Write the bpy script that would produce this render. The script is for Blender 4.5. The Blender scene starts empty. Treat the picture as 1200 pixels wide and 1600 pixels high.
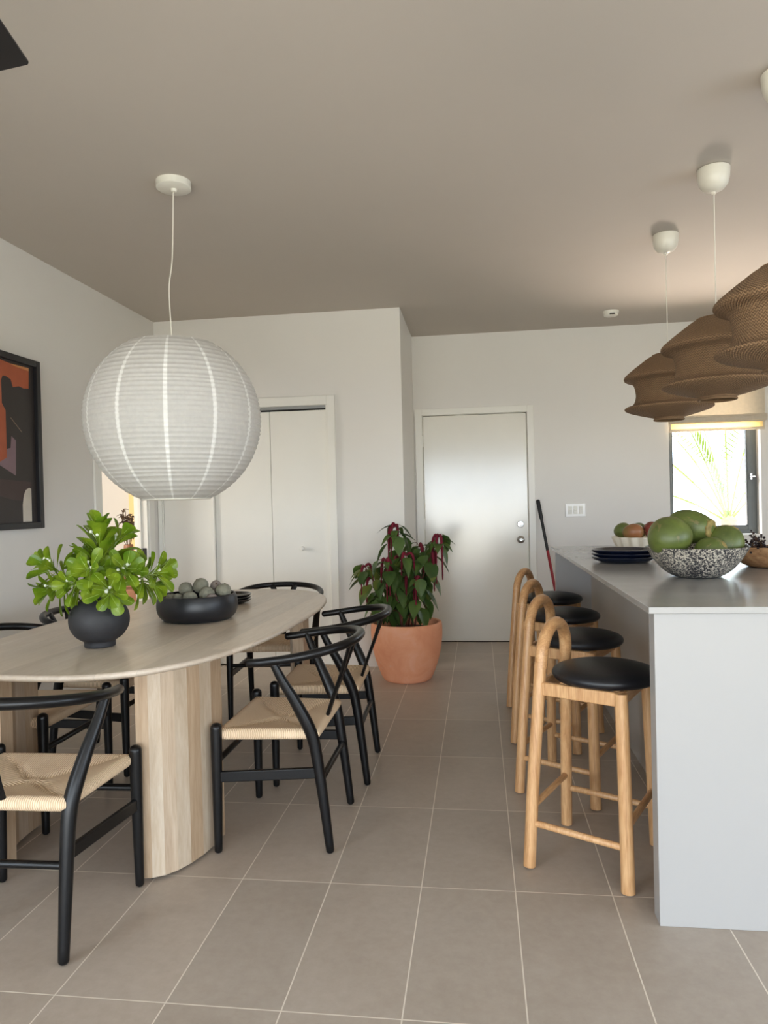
import bpy, math, random
from mathutils import Vector, Matrix
PI = math.pi
sc = bpy.context.scene
COL = sc.collection

# ------------------------------------------------------------------ camera
CAM_H, YAW, PITCH, ROLL, FPX = 1.2661, 0.1315, -0.0116, -0.0243, 1117.63
cy, sy, cp, sp = math.cos(YAW), math.sin(YAW), math.cos(PITCH), math.sin(PITCH)
fwd = Vector((-sy * cp, cy * cp, sp))
rgt = Vector((cy, sy, 0))
upv = rgt.cross(fwd)
cr, sr = math.cos(ROLL), math.sin(ROLL)
r2 = rgt * cr + upv * sr
u2 = upv * cr - rgt * sr
cd = bpy.data.cameras.new('camera')
cd.sensor_fit = 'VERTICAL'
cd.sensor_height = 24.0
cd.lens = 24.0 * FPX / 1600.0
cd.clip_start = 0.02
cam = bpy.data.objects.new('camera', cd)
COL.objects.link(cam)
m = Matrix((r2, u2, -fwd)).transposed().to_4x4()
m.translation = (0, 0, CAM_H)
cam.matrix_world = m
sc.camera = cam

# ------------------------------------------------------------------ world, sun, daylight, exposure
sc.view_settings.view_transform = 'Standard'
sc.view_settings.look = 'None'
sc.view_settings.gamma = 1.0
sc.view_settings.use_curve_mapping = False
sc.view_settings.exposure = 0.0
try:
    sc.cycles.use_denoising = True
    sc.cycles.max_bounces = 10
    sc.cycles.diffuse_bounces = 7
    sc.cycles.glossy_bounces = 5
    sc.cycles.transparent_max_bounces = 12
    sc.cycles.sample_clamp_indirect = 12.0
    sc.cycles.caustics_reflective = False
    sc.cycles.caustics_refractive = False
except Exception:
    pass
world = bpy.data.worlds.new('daylight')
sc.world = world
world.use_nodes = True
wn = world.node_tree.nodes
bg = wn['Background']
bg.inputs['Color'].default_value = (0.75, 0.87, 1.0, 1)
bg.inputs['Strength'].default_value = 9.0

def lamp(name, kind, loc, target, energy, color, **kw):
    d = bpy.data.lights.new(name, kind)
    d.energy = energy
    d.color = color
    for k, v in kw.items():
        setattr(d, k, v)
    o = bpy.data.objects.new(name, d)
    COL.objects.link(o)
    o.location = loc
    o.rotation_euler = (Vector(target) - Vector(loc)).to_track_quat('-Z', 'Y').to_euler()
    return o

# sun from beyond the front of the house: it lights the garden and the kitchen window's reveal
lamp('sun', 'SUN', (-20, 8, 13), (0, 0, 0), 7.0, (1.0, 0.95, 0.86), angle=0.01)
def portal(name, loc, target, sx, sy):
    d = bpy.data.lights.new(name, 'AREA')
    d.shape = 'RECTANGLE'
    d.size, d.size_y = sx, sy
    d.cycles.is_portal = True
    o = bpy.data.objects.new(name, d)
    COL.objects.link(o)
    o.location = loc
    o.rotation_euler = (Vector(target) - Vector(loc)).to_track_quat('-Z', 'Y').to_euler()
# the sky comes in through the wide glass doors behind the viewer, the kitchen window and two added side openings
portal('glass_doors_daylight', (0.7, -3.28, 1.08), (0.7, 0, 1.08), 6.2, 2.15)
portal('kitchen_window_daylight', (2.03, 6.66, 1.59), (2.03, 0, 1.59), 0.75, 1.33)
portal('added_left_opening_portal', (-2.70, -1.2, 1.35), (0, -1.2, 1.35), 2.4, 2.1)  # unseen left window, added for more light from behind
portal('added_right_opening_portal', (4.36, .2, 1.4), (0, .2, 1.4), 4.4, 1.0)  # unseen right window, added to brighten the room from the side
# unseen warm area lamps, added as bounce light from terrace and kitchen-side ground
lamp('added_terrace_bounce_lamp', 'AREA', (0.4, -5.4, 0.0), (0.0, 2.2, 3.4), 190, (1.0, 0.84, 0.62), shape='RECTANGLE', size=7.0, size_y=3.0)  # added lamp outside the glass doors, tilted up to warm the ceiling
lamp('added_ground_bounce_lamp', 'AREA', (2.1, 7.9, 0.2), (1.6, 5.2, 2.6), 620, (1.0, 0.84, 0.70), shape='RECTANGLE', size=2.2, size_y=1.6)  # added lamp below the sill, throws the assumed ground bounce onto the ceiling
# added lamp in place of assumed daylight in the room behind the doorway
lamp('added_next_room_lamp', 'AREA', (-4.6, 4.4, 1.6), (-3.4, 7.2, 1.3), 85, (1.0, 0.95, 0.86), shape='RECTANGLE', size=1.4, size_y=1.6)

# ------------------------------------------------------------------ helpers
def lin(c):
    out = []
    for v in c:
        v /= 255.0
        out.append(v / 12.92 if v <= 0.04045 else ((v + 0.055) / 1.055) ** 2.4)
    return (*out, 1.0)

def empty(name, loc=(0, 0, 0), rz=0.0):
    o = bpy.data.objects.new(name, None)
    o.empty_display_size = 0.05
    COL.objects.link(o)
    o.location = loc
    o.rotation_euler = (0, 0, rz)
    return o

def tag(o, label=None, cat=None, group=None, kind=None):
    if label: o['label'] = label
    if cat: o['category'] = cat
    if group: o['group'] = group
    if kind: o['kind'] = kind
    return o

def copy_tree(o, parent=None):
    c = o.copy()
    COL.objects.link(c)
    if parent is not None:
        c.parent = parent
    for ch in [x for x in bpy.data.objects if x.parent == o]:
        copy_tree(ch, c)
    return c

class MB:
    def __init__(self):
        self.v, self.f, self.mi = [], [], []
        self.cur = 0
    def add(self, vs, fs, mi=None):
        b = len(self.v)
        self.v += [tuple(x) for x in vs]
        self.f += [tuple(b + i for i in f) for f in fs]
        self.mi += [self.cur if mi is None else mi] * len(fs)
    def box(self, x0, x1, y0, y1, z0, z1, mi=None):
        vs = [(x, y, z) for z in (z0, z1) for y in (y0, y1) for x in (x0, x1)]
        self.add(vs, [(0, 2, 3, 1), (4, 5, 7, 6), (0, 1, 5, 4), (1, 3, 7, 5), (3, 2, 6, 7), (2, 0, 4, 6)], mi)
    def lathe(self, prof, n=48, mi=None, c=(0, 0, 0), close=False, rfun=None):
        vs, fs = [], []
        for (r, z) in prof:
            for i in range(n):
                a = 2 * PI * i / n
                k = rfun(a, z, r) if rfun else r
                vs.append((c[0] + k * math.cos(a), c[1] + k * math.sin(a), c[2] + z))
        m = len(prof)
        for j in range(m - 1 + (1 if close else 0)):
            j2 = (j + 1) % m
            for i in range(n):
                i2 = (i + 1) % n
                fs.append((j * n + i, j * n + i2, j2 * n + i2, j2 * n + i))
        if not close:
            if prof[0][0] > 1e-5: fs.append(tuple(range(n))[::-1])
            if prof[-1][0] > 1e-5: fs.append(tuple((m - 1) * n + i for i in range(n)))
        self.add(vs, fs, mi)
    def tube(self, path, rad, n=12, mi=None, flat=1.0, nrm=None, caps=True, round_end=True):
        P = [Vector(p) for p in path]
        if not isinstance(rad, (list, tuple)):
            rad = [rad] * len(P)
        rad = list(rad)
        T = []
        for i in range(len(P)):
            a = P[max(0, i - 1)]; b = P[min(len(P) - 1, i + 1)]
            T.append((b - a).normalized())
        N = Vector(nrm) if nrm is not None else (Vector((0, 0, 1)) if abs(T[0].z) < 0.9 else Vector((1, 0, 0)))
        N = (N - T[0] * N.dot(T[0])).normalized()
        rings = []
        def ring(p, t, N, r):
            B = t.cross(N)
            return [p + N * (r * math.cos(2 * PI * k / n)) + B * (r * flat * math.sin(2 * PI * k / n)) for k in range(n)]
        NN = []
        for i in range(len(P)):
            N = (N - T[i] * N.dot(T[i])).normalized()
            NN.append(N.copy())
        if caps and round_end:
            for ang in (75, 50, 25):
                a = math.radians(ang)
                rings.append(ring(P[0] - T[0] * rad[0] * math.sin(a) * 0.8, T[0], NN[0], rad[0] * math.cos(a)))
        for i in range(len(P)):
            rings.append(ring(P[i], T[i], NN[i], rad[i]))
        if caps and round_end:
            for ang in (25, 50, 75):
                a = math.radians(ang)
                rings.append(ring(P[-1] + T[-1] * rad[-1] * math.sin(a) * 0.8, T[-1], NN[-1], rad[-1] * math.cos(a)))
        vs = [v for r in rings for v in r]
        fs = []
        m = len(rings)
        for j in range(m - 1):
            for k in range(n):
                k2 = (k + 1) % n
                fs.append((j * n + k, j * n + k2, (j + 1) * n + k2, (j + 1) * n + k))
        if caps:
            fs.append(tuple(range(n))[::-1])
            fs.append(tuple((m - 1) * n + k for k in range(n)))
        self.add(vs, fs, mi)
    def prism(self, pts, z0, z1, mi=None):
        n = len(pts)
        vs = [(x, y, z0) for x, y in pts] + [(x, y, z1) for x, y in pts]
        fs = [tuple(range(n))[::-1], tuple(range(n, 2 * n))]
        fs += [(i, (i + 1) % n, n + (i + 1) % n, n + i) for i in range(n)]
        self.add(vs, fs, mi)
    def build(self, name, mats, parent=None, smooth=True, bevel=0.0, angle=40, segs=2):
        me = bpy.data.meshes.new(name)
        me.from_pydata(self.v, [], self.f)
        if not isinstance(mats, (list, tuple)):
            mats = [mats]
        for mt in mats:
            me.materials.append(mt)
        me.polygons.foreach_set('material_index', self.mi)
        if smooth:
            me.polygons.foreach_set('use_smooth', [True] * len(me.polygons))
            me.update()
            try:
                me.set_sharp_from_angle(angle=math.radians(angle))
            except Exception:
                pass
        me.update()
        o = bpy.data.objects.new(name, me)
        COL.objects.link(o)
        if parent is not None:
            o.parent = parent
        if bevel > 0:
            b = o.modifiers.new('edge', 'BEVEL')
            b.width = bevel
            b.segments = segs
            b.limit_method = 'ANGLE'
            b.angle_limit = math.radians(35)
        return o

def smooth_path(pts, n=8):
    """Catmull-Rom through the points (x, y, z, r)"""
    P = [Vector(p) for p in pts]
    P = [P[0] * 2 - P[1]] + P + [P[-1] * 2 - P[-2]]
    out = []
    for i in range(1, len(P) - 2):
        for k in range(n):
            t = k / n
            a, b, c, d = P[i - 1], P[i], P[i + 1], P[i + 2]
            out.append(0.5 * ((2 * b) + (c - a) * t + (2 * a - 5 * b + 4 * c - d) * t * t + (3 * b - a - 3 * c + d) * t ** 3))
    out.append(P[-2])
    return out

# ------------------------------------------------------------------ materials
class NT:
    def __init__(self, name):
        self.m = bpy.data.materials.new(name)
        self.m.use_nodes = True
        self.t = self.m.node_tree
        self.b = self.t.nodes['Principled BSDF']
        self.out = self.t.nodes['Material Output']
    def n(self, typ, **kw):
        o = self.t.nodes.new(typ)
        for k, v in kw.items():
            setattr(o, k, v)
        return o
    def l(self, a, b):
        self.t.links.new(a, b)
    def val(self, sock, v):
        if hasattr(v, 'links') or isinstance(v, bpy.types.NodeSocket):
            self.l(v, sock)
        else:
            sock.default_value = v
    def math(self, op, a, b=None, c=None):
        o = self.n('ShaderNodeMath', operation=op)
        self.val(o.inputs[0], a)
        if b is not None: self.val(o.inputs[1], b)
        if c is not None: self.val(o.inputs[2], c)
        return o.outputs[0]
    def coord(self, kind='Object', scale=(1, 1, 1), rot=(0, 0, 0), loc=(0, 0, 0)):
        tc = self.n('ShaderNodeTexCoord')
        mp = self.n('ShaderNodeMapping')
        mp.inputs['Scale'].default_value = scale
        mp.inputs['Rotation'].default_value = rot
        mp.inputs['Location'].default_value = loc
        self.l(tc.outputs[kind], mp.inputs['Vector'])
        return mp.outputs['Vector']
    def noise(self, vec, scale=5, detail=3, rough=0.5, dist=0.0):
        o = self.n('ShaderNodeTexNoise')
        self.l(vec, o.inputs['Vector'])
        o.inputs['Scale'].default_value = scale
        o.inputs['Detail'].default_value = detail
        o.inputs['Roughness'].default_value = rough
        o.inputs['Distortion'].default_value = dist
        return o.outputs['Fac']
    def ramp(self, fac, stops, interp='LINEAR'):
        o = self.n('ShaderNodeValToRGB')
        self.l(fac, o.inputs['Fac'])
        e = o.color_ramp.elements
        o.color_ramp.interpolation = interp
        while len(e) < len(stops): e.new(0.5)
        for el, (p, c) in zip(e, stops):
            el.position = p
            el.color = c if len(c) == 4 else lin(c)
        return o.outputs['Color']
    def mix(self, fac, a, b, blend='MIX'):
        o = self.n('ShaderNodeMix', data_type='RGBA', blend_type=blend)
        self.val(o.inputs[0], fac)
        self.val(o.inputs[6], a)
        self.val(o.inputs[7], b)
        return o.outputs[2]
    def bump(self, h, strength=0.2, dist=0.002):
        o = self.n('ShaderNodeBump')
        o.inputs['Strength'].default_value = strength
        o.inputs['Distance'].default_value = dist
        self.l(h, o.inputs['Height'])
        self.l(o.outputs['Normal'], self.b.inputs['Normal'])
    def set(self, color=None, rough=None, **kw):
        if color is not None: self.val(self.b.inputs['Base Color'], color if not isinstance(color, tuple) or len(color) == 4 else lin(color))
        if rough is not None: self.val(self.b.inputs['Roughness'], rough)
        for k, v in kw.items():
            self.val(self.b.inputs[k], v)
        return self

def plain(name, c, rough=0.5, var=0.06, scale=8, bump=0.0, bscale=60, bdist=0.002, **kw):
    t = NT(name)
    v = t.coord()
    a = lin(c)
    lo = tuple(x * (1 - var) for x in a[:3]) + (1,)
    hi = tuple(min(1, x * (1 + var)) for x in a[:3]) + (1,)
    t.set(t.ramp(t.noise(v, scale, 4), [(0.3, lo), (0.7, hi)]), rough, **kw)
    if bump > 0:
        t.bump(t.noise(v, bscale, 3), bump, bdist)
    return t.m

M = {}
M['wall'] = plain('wall_paint', (224, 221, 216), 0.62, 0.012, 2.0, 0.12, 180, 0.001)
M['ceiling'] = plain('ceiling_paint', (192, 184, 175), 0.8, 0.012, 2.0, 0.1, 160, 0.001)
M['trim'] = plain('trim_paint', (232, 230, 223), 0.35, 0.015, 3.0)
M['yellow_wall'] = plain('warm_yellow_paint', (250, 222, 158), 0.7, 0.02)
M['island_white'] = plain('island_paint', (166, 164, 162), 0.42, 0.01, 2)
M['island_grey'] = plain('island_side_paint', (176, 170, 162), 0.5, 0.03, 3)
M['black'] = plain('black_lacquer', (8, 8, 10), 0.33, 0.1, 6, **{'Specular IOR Level': 0.38})
M['black_frame'] = plain('black_frame_paint', (20, 20, 24), 0.4, 0.1)
M['fan_black'] = plain('fan_black', (22, 20, 22), 0.5, 0.1)
M['leather'] = plain('black_leather', (17, 18, 23), 0.42, 0.1, 10, 0.15, 320, 0.0006)
M['vase'] = plain('charcoal_clay', (40, 40, 43), 0.62, 0.25, 14, 0.35, 70, 0.003)
M['bowl_black'] = plain('matte_black_bowl', (28, 29, 33), 0.38, 0.12, 9)
M['gloss_black'] = plain('glazed_black', (20, 20, 23), 0.12, 0.1, 9)
M['gloss_blue'] = plain('glazed_midnight_blue', (18, 25, 44), 0.1, 0.1, 9)
M['plate_rim_glint'] = plain('plate_rim_glint', (70, 64, 58), 0.25, 0.1, 9)  # paler ring colour stands for the highlight on glossy rims
M['white_plastic'] = plain('white_plastic', (228, 226, 216), 0.35, 0.01)
M['switch'] = plain('glossy_white_switch', (242, 241, 238), 0.2, 0.01)
M['canopy'] = plain('canopy_ivory', (222, 218, 206), 0.32, 0.01)
M['cord'] = plain('cord_white', (226, 222, 210), 0.6, 0.02)
M['chrome'] = plain('brushed_chrome', (190, 190, 188), 0.22, 0.04, 20, Metallic=1.0)
M['alu'] = plain('grey_aluminium', (96, 100, 98), 0.42, 0.05, 10)
M['track'] = plain('aluminium_track', (150, 150, 148), 0.35, 0.05, 10, Metallic=0.6)
M['dark_gap'] = plain('dark_shadow_gap', (30, 28, 26), 0.8, 0.1)  # flat dark colour stands in for the shade inside gaps and slots
M['soil'] = plain('soil', (58, 44, 36), 0.95, 0.4, 60, 0.8, 120, 0.01)
M['red'] = plain('red_enamel_handle', (150, 22, 38), 0.35, 0.08)
M['grip'] = plain('black_grip', (22, 22, 24), 0.55, 0.1)
M['ceramic'] = plain('cream_ceramic', (232, 222, 204), 0.4, 0.03, 12)
M['berry'] = plain('dark_berry', (36, 26, 30), 0.35, 0.5, 40)
M['twig'] = plain('twig_brown', (88, 62, 40), 0.8, 0.3, 30)
M['stem_green'] = plain('stem_green', (128, 150, 62), 0.5, 0.15, 30)
M['blossom'] = plain('white_berry', (238, 240, 226), 0.35, 0.04, 30)
M['stem_red'] = plain('stem_reddish', (104, 52, 44), 0.6, 0.2, 30)
M['dried'] = plain('dried_brown_leaf', (92, 70, 52), 0.85, 0.3, 30)
M['ground'] = plain('pale_sand_ground', (205, 198, 180), 0.9, 0.08, 3)
M['palm'] = plain('palm_leaf', (104, 122, 26), 0.5, 0.15, 8)
M['palm_trunk'] = plain('palm_trunk', (140, 122, 96), 0.9, 0.2, 20)
M['gasket'] = plain('window_gasket', (46, 48, 46), 0.6, 0.1)

def mk_floor():
    t = NT('floor_tile')
    v = t.coord('Object', loc=(0.2145, -1.7264, 0))
    br = t.n('ShaderNodeTexBrick', offset=0.0, squash=1.0)
    t.l(v, br.inputs['Vector'])
    br.inputs['Scale'].default_value = 1.0
    br.inputs['Brick Width'].default_value = 0.305
    br.inputs['Row Height'].default_value = 0.6084
    br.inputs['Mortar Size'].default_value = 0.0021
    br.inputs['Mortar Smooth'].default_value = 0.2
    br.inputs['Bias'].default_value = 0.0
    br.inputs['Color1'].default_value = (0.93, 0.93, 0.93, 1)
    br.inputs['Color2'].default_value = (1.05, 1.04, 1.03, 1)
    br.inputs['Mortar'].default_value = (1, 1, 1, 1)
    n1 = t.noise(v, 3.2, 6, 0.6, 0.6)
    n2 = t.noise(v, 26, 5, 0.7)
    base = t.ramp(n1, [(0.25, (163, 150, 137)), (0.5, (173, 161, 148)), (0.78, (182, 171, 159))])
    base = t.mix(0.35, base, t.ramp(n2, [(0.35, (161, 147, 134)), (0.7, (185, 174, 162))]))
    base = t.mix(1.0, base, br.outputs['Color'], 'MULTIPLY')
    col = t.mix(br.outputs['Fac'], base, lin((222, 212, 198)))
    rgh = t.math('MULTIPLY_ADD', n2, 0.16, 0.36)
    t.set(col, rgh)
    h = t.math('SUBTRACT', t.math('MULTIPLY', n2, 0.12), br.outputs['Fac'])
    t.bump(h, 0.25, 0.0012)
    return t.m
M['floor'] = mk_floor()

def wood(name, dark, mid, light, scale=(1, 1, 1), ring=9.0, rough=0.42, bump=0.06, planks=None):
    t = NT(name)
    v = t.coord('Object', scale=scale)
    n1 = t.noise(v, ring, 5, 0.62, 0.9)
    n2 = t.noise(v, ring * 5.0, 3, 0.55, 0.2)
    c = t.ramp(n1, [(0.28, dark), (0.5, mid), (0.74, light)])
    c2 = t.ramp(n2, [(0.35, dark), (0.65, light)])
    c = t.mix(0.28, c, c2)
    if planks:
        vv = t.coord('Object')
        br = t.n('ShaderNodeTexBrick', offset=0.5)
        mp = t.n('ShaderNodeMapping')
        mp.inputs['Rotation'].default_value = planks[2]
        t.l(vv, mp.inputs['Vector'])
        t.l(mp.outputs['Vector'], br.inputs['Vector'])
        br.inputs['Scale'].default_value = 1.0
        br.inputs['Brick Width'].default_value = planks[0]
        br.inputs['Row Height'].default_value = planks[1]
        br.inputs['Mortar Size'].default_value = 0.0006
        br.inputs['Color1'].default_value = (0.88, 0.87, 0.86, 1)
        br.inputs['Color2'].default_value = (1.06, 1.04, 1.02, 1)
        br.inputs['Mortar'].default_value = (0.8, 0.8, 0.8, 1)
        c = t.mix(1.0, c, br.outputs['Color'], 'MULTIPLY')
    t.set(c, rough)
    t.bump(n2, bump, 0.001)
    return t.m
M['table_top'] = wood('whitewashed_mango_top', (198, 182, 163), (211, 197, 180), (222, 211, 197), (4.0, 0.45, 4.0), 5.0, 0.3, 0.05, (1.4, 0.11, (0, 0, PI / 2)))
STAVES = [
    wood('mango_stave_a', (164, 137, 109), (183, 158, 130), (199, 178, 152), (6, 6, 0.7), 4.0, 0.45),
    wood('mango_stave_b', (171, 148, 124), (190, 169, 145), (206, 189, 168), (7, 7, 0.6), 4.0, 0.45),
    wood('mango_stave_c', (173, 153, 129), (194, 175, 152), (206, 193, 175), (5, 5, 0.8), 4.0, 0.45),
    wood('mango_stave_d', (160, 133, 105), (179, 154, 126), (196, 173, 147), (6, 6, 0.5), 4.0, 0.45),
]
M['oak'] = wood('light_ash_wood', (166, 116, 72), (200, 154, 106), (222, 182, 136), (11, 11, 0.8), 4.2, 0.36)
M['oak_rail'] = wood('light_ash_rail', (164, 114, 70), (198, 150, 102), (218, 176, 128), (1.2, 11, 11), 4.2, 0.36)
M['bowl_wood'] = wood('rough_dough_bowl_wood', (116, 78, 48), (158, 116, 78), (186, 150, 108), (2, 6, 6), 4.0, 0.6, 0.3)
M['dresser'] = wood('brown_dresser_wood', (110, 70, 46), (138, 92, 62), (154, 106, 74), (1, 6, 6), 4.0, 0.45)

def mk_counter():
    t = NT('grey_quartz_counter')
    v = t.coord('Object')
    n = t.noise(v, 6, 5, 0.6)
    t.set(t.ramp(n, [(0.3, (152, 151, 149)), (0.7, (162, 161, 159))]), 0.2)
    return t.m
M['counter'] = mk_counter()

def mk_door():
    t = NT('glossy_white_door_paint')
    v = t.coord('Object', scale=(60, 60, 1.6))
    n = t.noise(v, 1.0, 4, 0.6)
    w = t.noise(t.coord('Object'), 1.6, 3)
    t.set(t.ramp(w, [(0.3, (222, 219, 209)), (0.7, (229, 226, 217))]), t.math('MULTIPLY_ADD', n, 0.10, 0.11), IOR=1.7)
    t.bump(n, 0.2, 0.0012)
    return t.m
M['door'] = mk_door()

def mk_seat():
    t = NT('woven_paper_cord')
    tc = t.n('ShaderNodeTexCoord')
    s = t.n('ShaderNodeSeparateXYZ')
    t.l(tc.outputs['Object'], s.inputs[0])
    x, y = s.outputs[0], s.outputs[1]
    ax = t.math('ABSOLUTE', t.math('DIVIDE', x, 0.225))
    ay = t.math('ABSOLUTE', t.math('DIVIDE', t.math('SUBTRACT', y, 0.012), 0.195))
    side = t.math('GREATER_THAN', ax, ay)
    u = t.math('ADD', t.math('MULTIPLY', y, side), t.math('MULTIPLY', x, t.math('SUBTRACT', 1.0, side)))
    wig = t.noise(tc.outputs['Object'], 40, 3)
    ph = t.math('MULTIPLY_ADD', u, 2 * PI / 0.0068, t.math('MULTIPLY', wig, 2.6))
    w = t.math('MULTIPLY_ADD', t.math('SINE', ph), 0.5, 0.5)
    var = t.noise(tc.outputs['Object'], 90, 3)
    c = t.ramp(w, [(0.0, (176, 142, 108)), (0.4, (224, 195, 160)), (1.0, (244, 220, 190))])
    c = t.mix(t.math('MULTIPLY', var, 0.45), c, lin((226, 204, 172)))
    t.set(c, 0.8)
    t.bump(w, 0.55, 0.003)
    return t.m
M['cord_seat'] = mk_seat()

def mk_knit():
    t = NT('knitted_brown_jute')
    tc = t.n('ShaderNodeTexCoord')
    s = t.n('ShaderNodeSeparateXYZ')
    t.l(tc.outputs['Object'], s.inputs[0])
    at = t.n('ShaderNodeAttribute')
    at.attribute_name = 'row'
    row = at.outputs['Fac']
    ang = t.math('ARCTAN2', s.outputs[1], s.outputs[0])
    wig = t.noise(tc.outputs['Object'], 26, 3)
    zig = t.math('MULTIPLY', t.math('SINE', t.math('MULTIPLY', ang, 96.0)), 1.7)
    rows = t.math('SINE', t.math('ADD', t.math('MULTIPLY_ADD', row, 2 * PI / 0.0115, zig), t.math('MULTIPLY', wig, 2.5)))
    loops = t.math('SINE', t.math('MULTIPLY', ang, 192.0))
    h = t.math('MULTIPLY_ADD', t.math('MULTIPLY', rows, t.math('MULTIPLY_ADD', loops, 0.3, 0.7)), 0.5, 0.5)
    n = t.noise(tc.outputs['Object'], 14, 4)
    c = t.ramp(h, [(0.0, (78, 59, 42)), (0.45, (131, 102, 73)), (1.0, (163, 131, 97))])
    c = t.mix(t.math('MULTIPLY', n, 0.45), c, lin((118, 92, 68)))
    t.set(c, 0.9)
    t.bump(h, 0.8, 0.004)
    # small open stitches let light through
    hole = t.math('MULTIPLY', t.math('LESS_THAN', h, 0.10), t.math('GREATER_THAN', t.noise(tc.outputs['Object'], 9, 3), 0.57))
    tr = t.n('ShaderNodeBsdfTransparent')
    mx = t.n('ShaderNodeMixShader')
    t.l(hole, mx.inputs[0])
    t.l(t.b.outputs[0], mx.inputs[1])
    t.l(tr.outputs[0], mx.inputs[2])
    t.l(mx.outputs[0], t.out.inputs['Surface'])
    return t.m
M['knit'] = mk_knit()

def mk_paper(name, c, tr=0.35):
    t = NT(name)
    v = t.coord('Object')
    n = t.noise(v, 45, 5, 0.65)
    col = t.ramp(n, [(0.3, tuple(int(x * 0.96) for x in c)), (0.7, c)])
    t.set(col, 0.75)
    t.bump(t.noise(t.coord('Object', scale=(1, 1, 3)), 22, 4, 0.6), 0.35, 0.004)
    tl = t.n('ShaderNodeBsdfTranslucent')
    t.l(col, tl.inputs['Color'])
    mx = t.n('ShaderNodeMixShader')
    mx.inputs[0].default_value = tr
    t.l(t.b.outputs[0], mx.inputs[1])
    t.l(tl.outputs[0], mx.inputs[2])
    t.l(mx.outputs[0], t.out.inputs['Surface'])
    return t.m
M['paper'] = mk_paper('rice_paper', (228, 226, 221))
M['paper_seam'] = mk_paper('rice_paper_seam', (253, 252, 248), 0.2)
M['blind'] = mk_paper('linen_blind', (226, 215, 196), 0.3)
M['blind_thin'] = mk_paper('linen_blind_sunlit_layer', (250, 232, 186), 0.7)  # single linen layer; sun shining through is put into its paler yellow

def mk_leaf(name, dark, light, rough, edge=None, trans=0.25, scale=9):
    t = NT(name)
    v = t.coord('Object')
    n = t.noise(v, scale, 3)
    c = t.ramp(n, [(0.3, dark), (0.7, light)])
    if edge is not None:
        n2 = t.noise(v, scale * 0.7, 2)
        c = t.mix(t.math('MULTIPLY', t.math('GREATER_THAN', n2, 0.62), 0.6), c, lin(edge))
    t.set(c, rough)
    tl = t.n('ShaderNodeBsdfTranslucent')
    t.l(c, tl.inputs['Color'])
    mx = t.n('ShaderNodeMixShader')
    mx.inputs[0].default_value = trans
    t.l(t.b.outputs[0], mx.inputs[1])
    t.l(tl.outputs[0], mx.inputs[2])
    t.l(mx.outputs[0], t.out.inputs['Surface'])
    return t.m
M['leaf'] = mk_leaf('glossy_green_leaf', (86, 124, 24), (150, 172, 48), 0.25, None, 0.3, 14)
M['leaf_rib'] = mk_leaf('leaf_midrib', (176, 204, 96), (190, 214, 112), 0.3)
M['amaranth_leaf'] = mk_leaf('dark_amaranth_leaf', (48, 76, 38), (92, 118, 54), 0.38, (128, 132, 60), 0.22, 6)
M['tassel'] = plain('crimson_tassel', (112, 18, 40), 0.9, 0.35, 120, 0.9, 260, 0.006)

def mk_terracotta():
    t = NT('terracotta')
    v = t.coord('Object')
    n = t.noise(v, 5, 6, 0.65, 0.8)
    n2 = t.noise(t.coord('Object', scale=(1, 1, 0.5), rot=(0.6, 0, 0)), 16, 5, 0.7)
    c = t.ramp(n, [(0.3, (228, 152, 114)), (0.55, (238, 168, 130)), (0.75, (242, 184, 152))])
    c = t.mix(t.math('MULTIPLY', t.math('GREATER_THAN', n2, 0.66), 0.35), c, lin((226, 186, 164)))
    t.set(c, 0.8)
    t.bump(n2, 0.12, 0.002)
    return t.m
M['terracotta'] = mk_terracotta()

def mk_speckle():
    t = NT('black_white_speckled_glaze')
    v = t.coord('Object')
    n = t.noise(v, 150, 3, 0.7, 0.4)
    n2 = t.noise(v, 14, 2)
    f = t.math('ADD', n, t.math('MULTIPLY', t.math('SUBTRACT', n2, 0.5), 0.18))
    c = t.ramp(f, [(0.0, (34, 34, 40)), (0.505, (42, 42, 48)), (0.55, (196, 188, 172)), (1.0, (222, 214, 198))])
    t.set(c, 0.4)
    return t.m
M['speckle'] = mk_speckle()

def mk_coco(name, seed):
    t = NT(name)
    v = t.coord('Object', loc=(seed, seed * 2, 0))
    n = t.noise(v, 9, 5, 0.6, 0.4)
    n2 = t.noise(t.coord('Object', scale=(3, 3, 0.8), loc=(seed, 0, 0)), 9, 5, 0.7, 0.6)
    c = t.ramp(n, [(0.3, (70, 80, 36)), (0.55, (94, 106, 48)), (0.8, (120, 126, 66))])
    c = t.mix(t.math('MULTIPLY', t.math('GREATER_THAN', n2, 0.6), 0.55), c, lin((128, 112, 74)))
    t.set(c, 0.42)
    t.bump(n2, 0.15, 0.003)
    return t.m
M['coco'] = mk_coco('green_coconut_husk', 0.0)
M['coco_b'] = mk_coco('mottled_coconut_husk', 3.0)
M['coco_cap'] = plain('coconut_stem_scar', (142, 124, 70), 0.7, 0.35, 30, 0.6, 60, 0.006)

def mk_mango(name, a, b):
    t = NT(name)
    v = t.coord('Object')
    s = t.n('ShaderNodeSeparateXYZ')
    t.l(v, s.inputs[0])
    n = t.math('ADD', t.math('MULTIPLY', s.outputs[0], 6.0), t.noise(v, 12, 3))
    t.set(t.ramp(n, [(0.25, a), (0.75, b)]), 0.38)
    return t.m
M['mango_a'] = mk_mango('mango_skin_green', (92, 104, 52), (122, 118, 62))
M['mango_b'] = mk_mango('mango_skin_blush', (150, 98, 64), (108, 112, 56))
M['mango_c'] = mk_mango('mango_skin_red', (138, 62, 52), (112, 72, 50))
M['stone'] = plain('grey_green_seed_pod', (130, 129, 114), 0.9, 0.22, 26, 0.8, 90, 0.006)
M['stone_b'] = plain('mauve_grey_seed_pod', (132, 122, 116), 0.9, 0.2, 26, 0.8, 90, 0.006)

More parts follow.
